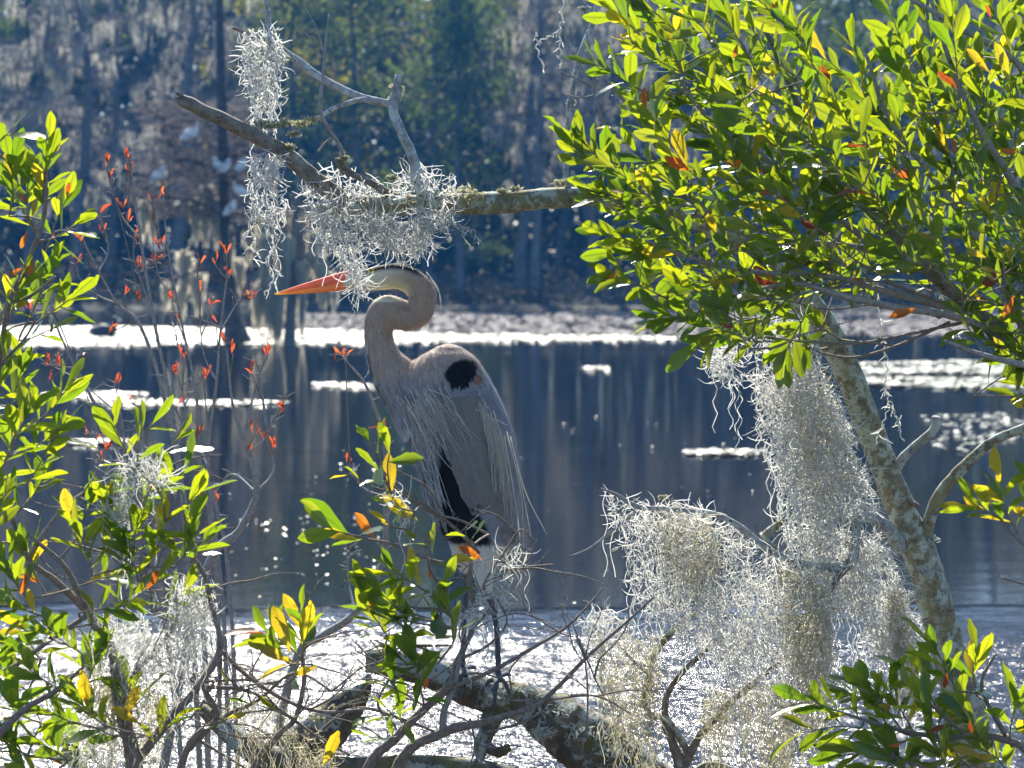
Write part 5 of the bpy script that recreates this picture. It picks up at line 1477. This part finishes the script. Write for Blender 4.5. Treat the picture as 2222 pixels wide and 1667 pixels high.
# ---- low sprig left of the centre, with its bare twigs
D_ = Shrub('thorny_shrub', 'low thorny shrub with one upright leafy tip beside the broken stump', P(520, 1960, 5.3), seed=71)
D_.stem([(500, 1960, 5.3, 14), (540, 1700, 5.3, 11), (600, 1600, 5.3, 7), (640, 1560, 5.3, 6), (660, 1480, 5.3, 5), (655, 1420, 5.3, 4)], M_TWIG)
D_.stem([(330, 1960, 5.3, 14), (400, 1640, 5.3, 9), (470, 1560, 5.3, 8), (440, 1480, 5.3, 6), (478, 1410, 5.3, 5)], M_TWIG)
for pts in ([(400, 1640, 5.3, 5), (480, 1560, 5.3, 5), (560, 1520, 5.3, 4), (640, 1460, 5.3, 3), (720, 1500, 5.3, 2)],
            [(478, 1410, 5.3, 5), (540, 1470, 5.3, 5), (620, 1520, 5.3, 4.4), (700, 1545, 5.3, 4), (790, 1540, 5.3, 3.4)],
            [(440, 1490, 5.3, 5), (540, 1500, 5.3, 4.4), (620, 1550, 5.3, 4), (690, 1600, 5.3, 3.4), (760, 1640, 5.3, 3)],
            [(350, 1480, 5.3, 3), (430, 1480, 5.3, 3), (520, 1475, 5.3, 2.6), (560, 1480, 5.3, 2)],
            [(650, 1460, 5.3, 2.6), (610, 1490, 5.3, 2.2), (580, 1480, 5.3, 1.6)],
            [(420, 1600, 5.3, 4), (520, 1660, 5.3, 3), (560, 1690, 5.3, 2.6)],
            [(600, 1600, 5.3, 3), (520, 1600, 5.3, 2.6), (440, 1570, 5.3, 2)],
            [(480, 1400, 5.3, 3), (475, 1490, 5.3, 2.4), (440, 1600, 5.3, 2)],
            [(300, 1600, 5.3, 4), (380, 1580, 5.3, 3.4), (430, 1540, 5.3, 3), (470, 1470, 5.3, 2.4)]):
    D_.thorny(pts)
for a, b, n, Ls in (((655, 1430), (575, 1370), 8, (65, 95)), ((655, 1430), (655, 1340), 6, (80, 110)), ((655, 1450), (600, 1420), 6, (70, 100)), ((640, 1560), (560, 1530), 3, (60, 80)), ((540, 1500), (500, 1490), 2, (60, 70)), ((510, 1590), (480, 1560), 2, (60, 70))):
    D_.sprig((*a, 5.28), (*b, 5.25), n, Ls)
for a, b, m in (((640, 1438), (560, 1405), M_LEAFY), ((630, 1415), (595, 1315), M_LEAFY), ((655, 1400), (668, 1300), M_LEAFY), ((690, 1445), (640, 1460), M_LEAFY), ((490, 1560), (535, 1548), M_LEAFY), ((700, 1660), (740, 1590), M_LEAFY)):
    D_.one_leaf((*a, 5.22), (*b, 5.22), m)
D_.wild(40, (330, 1380, 760, 1690), 5.3)
D_.finish()

# ---- grey moss caught in the left shrub
moss('white moss tuft on the arching twig of the left shrub', [(245, 1000), (300, 985), (350, 1010), (370, 1060), (330, 1050), (290, 1040), (275, 1080), (255, 1060)], 161, 4.88, 0.05, 32, 1.15, 4)
moss('white moss tuft hanging among the sunlit leaves', [(215, 1090), (275, 1060), (290, 1110), (270, 1150), (230, 1130)], 124, 4.88, 0.05, 30, 1.1, 4)
moss('grey moss nest in the fork of the left shrub', [(190, 1370), (240, 1320), (300, 1330), (350, 1380), (360, 1450), (300, 1470), (240, 1440), (190, 1420)], 496, 4.98, 0.09, 30, 0.9, 20)
moss('grey moss beard on the thin twigs right of the moss nest', [(370, 1240), (430, 1250), (470, 1300), (450, 1350), (430, 1420), (400, 1460), (370, 1440), (350, 1360), (380, 1300)], 403, 5.0, 0.07, 30, 0.95, 30)
moss('pale moss hanging low inside the left shrub', [(160, 1440), (260, 1470), (340, 1480), (380, 1560), (330, 1600), (250, 1560), (190, 1540)], 434, 5.02, 0.10, 30, 0.85, 30, M_MOSSO)
moss('grey moss scraps below the left shrub by the bright water', [(140, 1560), (240, 1570), (260, 1660), (180, 1680), (130, 1640)], 217, 5.02, 0.10, 28, 0.8, 20)
moss('moss wisps on the thorny twigs beside the heron leg', [(1075, 1200), (1130, 1180), (1150, 1210), (1120, 1240), (1090, 1270), (1060, 1300), (1040, 1370), (1000, 1340), (1040, 1270)], 105, 5.46, 0.05, 34, 1.0, 4)
moss('moss wisps hanging off the twig in front of the heron belly', [(830, 1050), (870, 1060), (900, 1110), (880, 1130), (845, 1090)], 37, 5.4, 0.04, 30, 1.0, 2)
moss('thin grey moss trailing under the low thorny shrub', [(480, 1520), (560, 1490), (640, 1530), (660, 1590), (600, 1620), (520, 1590)], 124, 5.3, 0.06, 24, 0.7, 24, M_MOSSO)
moss('olive moss clump on the low thorny shrub', [(640, 1600), (700, 1590), (730, 1640), (700, 1680), (640, 1670)], 161, 5.28, 0.05, 22, 1.0, 6, M_MOSSO)
# ================================================================== red budded saplings
M_RED = leafy('red bud leaf', ((0.30, 0.05, 0.03), (0.36, 0.09, 0.03)), ((0.62, 0.08, 0.04), (0.80, 0.22, 0.06)), 0.5, 0.4)
RLEAF = []
for i in range(4):
    g = Geo(); v, q = SHAPES[i]; g.add(v * np.array([0.72, 1, 1.6]), q); me = g.mesh('leaf'); me.materials.append(M_RED); RLEAF.append(me)
stems = [
 ('red budded sapling whose leader overtops all the others', 6.75, 5, [[(440, 1790), (420, 1400), (398, 1100), (375, 900), (335, 700), (305, 520), (288, 400), (283, 335)], [(305, 520), (265, 470), (240, 400), (232, 350)], [(335, 700), (310, 620), (290, 560), (292, 500)]]),
 ('sapling with red buds on a crooked left hand fork', 6.85, 5, [[(455, 1790), (440, 1350), (388, 1020), (345, 820), (300, 700), (255, 660), (215, 590), (180, 520)], [(255, 660), (210, 640), (170, 600), (160, 560)], [(215, 590), (235, 540), (215, 470)], [(180, 520), (140, 500), (108, 508)]]),
 ('straight slim sapling with red buds along its top', 6.8, 4, [[(480, 1790), (470, 1250), (432, 1000), (425, 850), (385, 660), (362, 520), (355, 430)], [(385, 660), (345, 600), (332, 520), (330, 440)], [(362, 520), (350, 560), (300, 590)]]),
 ('sapling with red buds leaning far over the left shrub', 7.0, 5, [[(410, 1790), (340, 1230), (250, 970), (165, 800), (120, 700), (110, 640)], [(250, 970), (215, 960), (200, 940)], [(165, 800), (100, 790)], [(120, 700), (75, 640)]]),
 ('sapling with red buds beside the flared cypress base', 6.7, 4, [[(500, 1790), (485, 1330), (452, 1020), (470, 830), (478, 720), (492, 600), (492, 550)], [(470, 830), (440, 760), (432, 640), (426, 570)], [(478, 720), (520, 650), (540, 640)], [(452, 1020), (430, 960), (418, 935)]]),
 ('greenish forked sapling with red buds curving up from the water edge', 6.5, 8, [[(330, 1790), (440, 1260), (520, 1150), (556, 1070), (545, 1000), (528, 950), (505, 880), (492, 760)], [(556, 1070), (595, 1020), (580, 940), (612, 880), (622, 850)], [(528, 950), (550, 860), (575, 770)], [(556, 1070), (500, 1030), (450, 1100)], [(580, 940), (560, 800), (545, 790)]]),
 ('grey sapling with red buds beside the breast of the heron', 6.3, 8, [[(560, 1790), (640, 1440), (700, 1380), (770, 1330), (830, 1220), (838, 1080), (835, 960), (815, 890), (790, 830), (752, 785)], [(838, 1080), (790, 1060), (755, 1010)], [(752, 785), (738, 765)], [(770, 1330), (755, 1250), (760, 1180)]]),
 ('short sapling with red buds near the far left strip of pads', 7.1, 4, [[(230, 1790), (260, 1300), (270, 1000), (262, 900), (248, 830)], [(270, 1000), (300, 900), (278, 862)], [(262, 900), (180, 830), (165, 775)], [(270, 1000), (205, 1000)], [(180, 830), (125, 800), (95, 790)]]),
 ('sapling with red buds behind the greenish forked one', 7.0, 4, [[(520, 1790), (500, 1300), (470, 1100), (420, 980), (400, 880), (395, 790)], [(420, 980), (378, 880)], [(400, 880), (440, 815)], [(470, 1100), (462, 1075)], [(395, 790), (375, 700)]]),
]
clusters = [(228, 345), (232, 378), (280, 338), (284, 366), (300, 490), (330, 425), (356, 412), (268, 440), (276, 470), (290, 512), (210, 447), (213, 492), (175, 512), (106, 506), (302, 572), (350, 520), (426, 560), (466, 562), (490, 540), (497, 582), (432, 622), (270, 630), (232, 712), (165, 772), (95, 782), (400, 770), (380, 872), (440, 812), (490, 735), (506, 757), (541, 802), (576, 762), (748, 765), (730, 772),
            (420, 942), (205, 952), (232, 965), (216, 992), (540, 972), (570, 942), (588, 962), (552, 930), (250, 822), (276, 862), (92, 822), (836, 925), (752, 1002), (322, 560), (344, 532), (440, 1072), (462, 1082), (126, 785), (180, 940), (160, 560), (540, 640), (612, 880), (470, 690), (395, 690), (372, 640), (60, 660), (75, 600), (300, 640), (385, 800), (455, 650)]
SAP = []
for lab, d, r0, br_ in stems:
    e = empty('red_sapling', P(br_[0][0][0], br_[0][0][1], d), lab, 'sapling')
    pts_all = []
    for j, ln in enumerate(br_):
        n = len(ln)
        r1 = r0 * 1.35 if j == 0 else r0 * 0.5
        g = Geo()
        c = limb(g, [(x, y, d + (0.03 * j * (i > 0)), max(0.9, r1 * (1 - 0.82 * i / (n - 1)))) for i, (x, y) in enumerate(ln)], 6, None, 0.08)
        m = 10
        ii = RNG.integers(len(c) // 3, len(c), m)
        dd = rand_dirs(m); dd[:, 2] = np.abs(dd[:, 2])
        path = c[ii, :3][:, None] + dd[:, None] * np.linspace(0, 1, 4)[None, :, None] * RNG.uniform(0.01, 0.05, m)[:, None, None] + np.cumsum(RNG.normal(0, 0.002, (m, 4, 3)), 1)
        path[:, 0] = c[ii, :3]
        v, q, t = tubes(path, np.broadcast_to(np.array([0.0015, 0.0012, 0.001, 0.0006])[None], (m, 4)), 4)
        g.add(v, q, t)
        part('stem' if j == 0 else 'branch', g, M_TWIGG, e)
        pts_all.append(c[len(c) // 4:, :3])
    SAP.append([e, d, np.vstack(pts_all), Geo()])
rng = np.random.default_rng(91)
for cx_, cy in clusters:
    best = None
    for s_ in SAP:
        p_ = P(cx_, cy + 12, s_[1])
        dist = np.linalg.norm(s_[2][:, [0, 2]] - p_[[0, 2]], axis=1)
        i = int(np.argmin(dist))
        if best is None or dist[i] < best[0]:
            best = (dist[i], s_, i, p_)
    dist, s_, i, p_ = best
    e = s_[0]
    q_ = s_[2][max(0, i - 3)]
    p_[1] = q_[1]
    c = catmull([q_, (q_ + p_) / 2 + rng.normal(0, 0.08, 3) * dist, p_], 8)
    v, q, t = tubes(c[None], np.linspace(0.0022, 0.0014, 8)[None], 5)
    s_[3].add(v, q, t)
    for j in range(int(rng.integers(1, 5))):
        dv = np.array([rng.normal(0, 0.36), rng.normal(0, 0.4), rng.uniform(0.5, 1.2)]); dv /= np.linalg.norm(dv)
        nn = rand_dirs(1, rng)[0]; nn -= dv * np.dot(nn, dv); nn /= np.linalg.norm(nn)
        x = np.cross(dv, nn)
        L = rng.uniform(18, 34) / F * s_[1]
        o = bpy.data.objects.new('leaf', RLEAF[int(rng.integers(0, 4))])
        COL.objects.link(o); o.parent = e
        R3 = np.stack([x, dv, nn], 1)
        loc = p_ + rng.normal(0, 0.003, 3) - ORG[e]
        o.matrix_local = Matrix([[*(R3[a] * L), loc[a]] for a in range(3)] + [[0, 0, 0, 1]])
for e, d, pts, g in SAP:
    if g.n: tag(part('twigs', g, M_TWIG, e), kind='stuff')
# ================================================================== mossy cypresses standing in the pond
M_CYP = bark('cypress bark', [(0.025, 0.03, 0.035), (0.06, 0.065, 0.07), (0.11, 0.11, 0.115)], 9, bstr=0.6)
M_CYPP = bark('grey cypress bark', [(0.09, 0.09, 0.085), (0.16, 0.16, 0.15), (0.22, 0.22, 0.20)], 9, bstr=0.5)
M_CMOSS = leafy('pale pond moss', ((0.58, 0.53, 0.42), (0.68, 0.63, 0.52)), ((0.76, 0.70, 0.54), (0.86, 0.80, 0.66)), 0.5, 0.9, spec=0.1)
M_CTW = leafy('cypress winter twigs', ((0.13, 0.12, 0.12), (0.20, 0.18, 0.18)), ((0.16, 0.14, 0.13), (0.24, 0.21, 0.20)), 0.4, 0.8, spec=0.1)
def px_tube(geo, pts, sides=7, n=None, rough=0.06):
    limb(geo, pts, sides, n, rough, 4)
CD = 47.5
def cy_z(px, d): return P(px, HY + CAMZ * F / d, d)
cyp = empty('cypress_tree', cy_z(515, CD), 'dark cypress with flared base standing in the white lily pads', 'tree')
g = Geo()
px_tube(g, [(517, 762, CD, 42), (513, 742, CD, 33), (506, 705, CD, 22), (498, 660, CD, 16), (492, 600, CD, 13), (488, 480, CD, 12), (482, 300, CD, 11), (478, 100, CD, 10), (474, -120, CD, 8), (470, -420, CD, 5)], 12, 40)
part('trunk', g, M_CYP, cyp)
def layered_twigs(parent, bands, n, seed):
    """flat sprays of fine winter twigs: bands (x0,x1,y,dy)"""
    rng = np.random.default_rng(seed)
    g = Geo()
    for x0, x1, y, dy in bands:
        m = n
        c = np.stack([rng.uniform(x0, x1, m), y + rng.normal(0, dy, m)], -1)
        p0 = np.stack([(c[:, 0] - CX) / F * CD, CD + rng.normal(0, 0.5, m), CAMZ - (c[:, 1] - HY) / F * CD], -1)
        d = rand_dirs(m, rng) * np.array([1.0, 1.0, 0.22]); d[:, 2] += 0.05
        L = rng.uniform(0.12, 0.42, m)
        path = p0[:, None] + d[:, None] * np.linspace(0, 1, 4)[None, :, None] * L[:, None, None] + np.cumsum(rng.normal(0, 0.015, (m, 4, 3)), 1)
        v, q, t = ribbons(path, np.broadcast_to(np.array([0.012, 0.011, 0.009, 0.004])[None], (m, 4)))
        g.add(v, q, None, np.repeat(rng.random(m), 12))
    return tag(part('twigs', g, M_CTW, parent, rnd=True), kind='stuff')
def drape(parent, px, py, w, h, n, seed, d=None):
    n = int(n * 1.7)
    rng = np.random.default_rng(seed)
    d = d or CD
    K = 6
    s = np.linspace(0, 1, K)
    x = px + rng.normal(0, w * 0.38, n)
    L = h * rng.uniform(0.35, 1.0, n) * np.exp(-((x - px) / (w * 0.8)) ** 2)
    y = py + rng.uniform(-0.05, 0.35, n) * h * 0.5
    path = np.zeros((n, K, 3))
    wob = np.cumsum(rng.normal(0, 1.2, (n, K)), 1)
    path[:, :, 0] = (x[:, None] + wob - CX) / F * d
    path[:, :, 1] = d + rng.normal(0, w * 0.4 / F * d, n)[:, None] + np.cumsum(rng.normal(0, 0.01, (n, K)), 1)
    path[:, :, 2] = CAMZ - (y[:, None] + L[:, None] * s[None] - HY) / F * d
    rr = 0.017 * np.array([0.5, 1, 1, 0.8, 0.6, 0.15])[None] * rng.uniform(0.6, 1.3, (n, 1))
    g = Geo()
    v, q, t = ribbons(path, rr)
    g.add(v, q, None, np.repeat(rng.random(n), K * 3))
    return g
def cbranch(parent, pts, mat):
    g = Geo(); px_tube(g, pts, 6); part('branch', g, mat, parent)
for pts in ([(487, 470, CD, 5), (430, 440, CD - .3, 4), (370, 428, CD - .5, 3), (300, 430, CD - .6, 2)], [(484, 380, CD, 5), (420, 350, CD - .3, 4), (350, 345, CD - .4, 2)], [(484, 350, CD, 5), (540, 330, CD - .3, 4), (600, 340, CD - .5, 2)],
            [(488, 520, CD, 5), (560, 480, CD - .2, 4), (640, 470, CD - .3, 3), (720, 500, CD - .3, 2)], [(481, 280, CD, 4), (410, 262, CD - .3, 3), (340, 270, CD - .4, 2)], [(490, 560, CD, 4), (440, 540, CD - .2, 3), (390, 550, CD - .3, 2)], [(480, 220, CD, 4), (540, 200, CD - .2, 3), (580, 215, CD - .3, 2)],
            [(490, 600, CD, 4), (430, 590, CD - .2, 3), (370, 610, CD - .3, 2)]):
    cbranch(cyp, pts, M_CYP)
layered_twigs(cyp, [(300, 540, 235, 8), (330, 560, 265, 10), (340, 580, 300, 10), (330, 560, 335, 9), (290, 540, 365, 9), (320, 600, 395, 10), (280, 520, 425, 9), (330, 480, 455, 8), (500, 720, 470, 12)], 300, 5)
sx = 0
for px, py, w, h, n in ((312, 430, 13, 95, 60), (332, 450, 9, 90, 40), (425, 430, 14, 105, 70), (447, 455, 11, 90, 60), (470, 430, 12, 110, 70), (452, 400, 16, 70, 60), (400, 545, 20, 110, 90), (430, 590, 22, 90, 90), (520, 560, 13, 80, 50), (392, 620, 16, 80, 60), (360, 610, 10, 70, 30), (540, 480, 14, 100, 60), (500, 490, 10, 110, 40), (575, 470, 20, 140, 90), (610, 460, 22, 160, 110), (650, 470, 22, 160, 110), (690, 500, 18, 140, 80), (350, 350, 14, 60, 40), (540, 330, 16, 80, 50), (590, 340, 14, 80, 50)):
    sx += 1
    part('moss', drape(cyp, px, py, w, h, n, 300 + sx), M_CMOSS, cyp, rnd=True)['kind'] = 'stuff'
# the second, thinner trunk with its long moss skirts
c2 = empty('cypress_tree', cy_z(628, 47.0), 'slender grey cypress trunk wrapped in pale moss skirts', 'tree')
g = Geo()
px_tube(g, [(628, 770, 47, 18), (628, 745, 47, 15), (631, 690, 47, 11), (634, 620, 47, 10), (636, 560, 47, 9), (640, 480, 47, 7), (648, 400, 47, 5), (655, 330, 47, 3)], 10, 30)
part('trunk', g, M_CYPP, c2)
for pts in ([(635, 600, 47, 4), (590, 590, 46.9, 3), (545, 610, 46.8, 2)], [(636, 560, 47, 4), (690, 560, 46.9, 3), (730, 590, 46.8, 2)], [(638, 520, 47, 4), (600, 500, 46.9, 3), (560, 505, 46.8, 2)], [(632, 640, 47, 3), (600, 645, 46.9, 2)], [(640, 490, 47, 3), (680, 500, 46.9, 2)]):
    cbranch(c2, pts, M_CYPP)
for px, py, w, h, n in ((585, 590, 26, 150, 130), (605, 600, 18, 150, 100), (560, 610, 16, 120, 70), (655, 570, 16, 120, 80), (700, 570, 16, 110, 60), (725, 590, 12, 90, 40), (575, 505, 18, 130, 80), (620, 510, 20, 150, 100), (655, 640, 8, 100, 40), (680, 500, 14, 100, 50), (600, 645, 16, 110, 60)):
    sx += 1
    part('moss', drape(c2, px, py, w, h, n, 300 + sx, 46.9), M_CMOSS, c2, rnd=True)['kind'] = 'stuff'

# ================================================================== white birds roosting in the cypress
M_WHITE = plain('white plumage', (0.80, 0.80, 0.78), 0.7, scale=30)
M_BEAK = plain('bird bill', (0.30, 0.16, 0.06), 0.5)
M_DARKB = plain('dark plumage', (0.02, 0.022, 0.03), 0.6)
def bird_geo(rows, sides=12, n=22):
    g = Geo()
    c = catmull(np.array(rows, float), n)
    pth, rr = c[:, :3], np.maximum(c[:, 3], 0.002)
    v, q, t = tubes(pth[None], rr[None], sides)
    ctr = np.repeat(pth, sides, 0)
    v = ctr + (v - ctr) * np.array([1, 0.85, 1])
    g.add(v, q, t)
    return g
def bird(px, py, face, label, s=1.0, pose='rest', d=None):
    s *= 0.82
    d = d or CD - 0.6
    e = empty('white_bird', P(px, py, d), label, 'bird')
    f = face
    o = P(px, py, d)
    def at(rows): return [[o[0] + f * x * s, o[1], o[2] + z * s, r * s] for x, z, r in rows]
    part('body', bird_geo(at([(-0.26, 0.03, 0.012), (-0.20, 0.06, 0.065), (-0.10, 0.11, 0.115), (0.0, 0.15, 0.13), (0.09, 0.20, 0.10), (0.13, 0.27, 0.045), (0.12, 0.33, 0.036), (0.15, 0.37, 0.043), (0.20, 0.365, 0.02)] if pose == 'rest' else
                             [(-0.24, -0.02, 0.012), (-0.18, 0.02, 0.06), (-0.09, 0.10, 0.11), (-0.01, 0.17, 0.13), (0.05, 0.25, 0.10), (0.06, 0.32, 0.06), (0.09, 0.36, 0.046), (0.14, 0.355, 0.02)])), M_WHITE, e)
    part('bill', bird_geo(at([(0.18, 0.366, 0.015), (0.25, 0.35, 0.011), (0.32, 0.31, 0.004)] if pose == 'rest' else [(0.12, 0.355, 0.015), (0.17, 0.32, 0.011), (0.20, 0.27, 0.004)]), 7, 10), M_BEAK, e)
    for k_ in (-0.03, 0.03):
        g = bird_geo(at([(-0.01 + k_, 0.08, 0.014), (k_, 0.0, 0.008), (0.01 + k_, -0.10, 0.007)]), 6, 8)
        part('leg', g, M_BEAK, e)
bird(415, 305, 1, 'white bird resting highest in the flared cypress', 1.0)
bird(346, 395, 1, 'white bird perched upright lower down at the outer left of the cypress', 0.95, 'up')
bird(472, 372, -1, 'white bird huddled close against its neighbour on a cypress branch', 0.8, 'up')
bird(490, 375, 1, 'white bird perched just beside the huddled one', 0.8, 'up')
bird(526, 372, 1, 'white bird alone on the right hand side spray of the cypress', 0.8, 'up')
bird(520, 425, -1, 'white bird just below the right hand cypress spray', 0.8)
bird(502, 465, 1, 'white bird low beside the dark cypress trunk', 0.8, 'up')
bird(350, 545, 1, 'white bird near the pale moss tassels low in the cypress', 0.9)
bird(45, 480, 1, 'white bird perched at the far left behind the leafy shrub', 0.7, 'up')
def coot(px, py, label, s=1.0):
    o = on_water(px, py)
    e = empty('waterbird', o, label, 'bird')
    def at(rows): return [[o[0] + x * s, o[1], z * s, r * s] for x, z, r in rows]
    part('body', bird_geo(at([(-0.22, 0.14, 0.01), (-0.17, 0.11, 0.06), (-0.07, 0.08, 0.115), (0.05, 0.09, 0.12), (0.12, 0.14, 0.08), (0.14, 0.22, 0.045), (0.16, 0.27, 0.05), (0.20, 0.27, 0.02)])), M_DARKB, e)
    part('bill', bird_geo(at([(0.18, 0.27, 0.018), (0.23, 0.26, 0.013), (0.26, 0.25, 0.003)]), 7, 8), M_WHITE, e)
coot(226, 733, 'dark round waterbird swimming before the white band of pads', 1.35)
coot(1393, 706, 'small dark waterbird among the dull mauve lily pads', 0.75)
# ================================================================== the air over the pond
k = NT('haze')
vol = k.n('VolumePrincipled', Color=(0.05, 0.36, 1.0), Density=0.0006, Anisotropy=0.3)
k.t.links.new(vol.outputs[0], k.out.inputs['Volume'])
g = Geo()
x0, x1, y0, y1, z0, z1 = -140.0, 140.0, -10.0, 275.0, -2.2, 19.0
g.add([[x0, y0, z0], [x1, y0, z0], [x1, y1, z0], [x0, y1, z0], [x0, y0, z1], [x1, y0, z1], [x1, y1, z1], [x0, y1, z1]],
      [[0, 3, 2, 1], [4, 5, 6, 7], [0, 1, 5, 4], [1, 2, 6, 5], [2, 3, 7, 6], [3, 0, 4, 7]])
tag(part('haze', g, k.m, smooth=False), 'thin blue haze hanging over the pond and the trees', 'haze', kind='stuff')
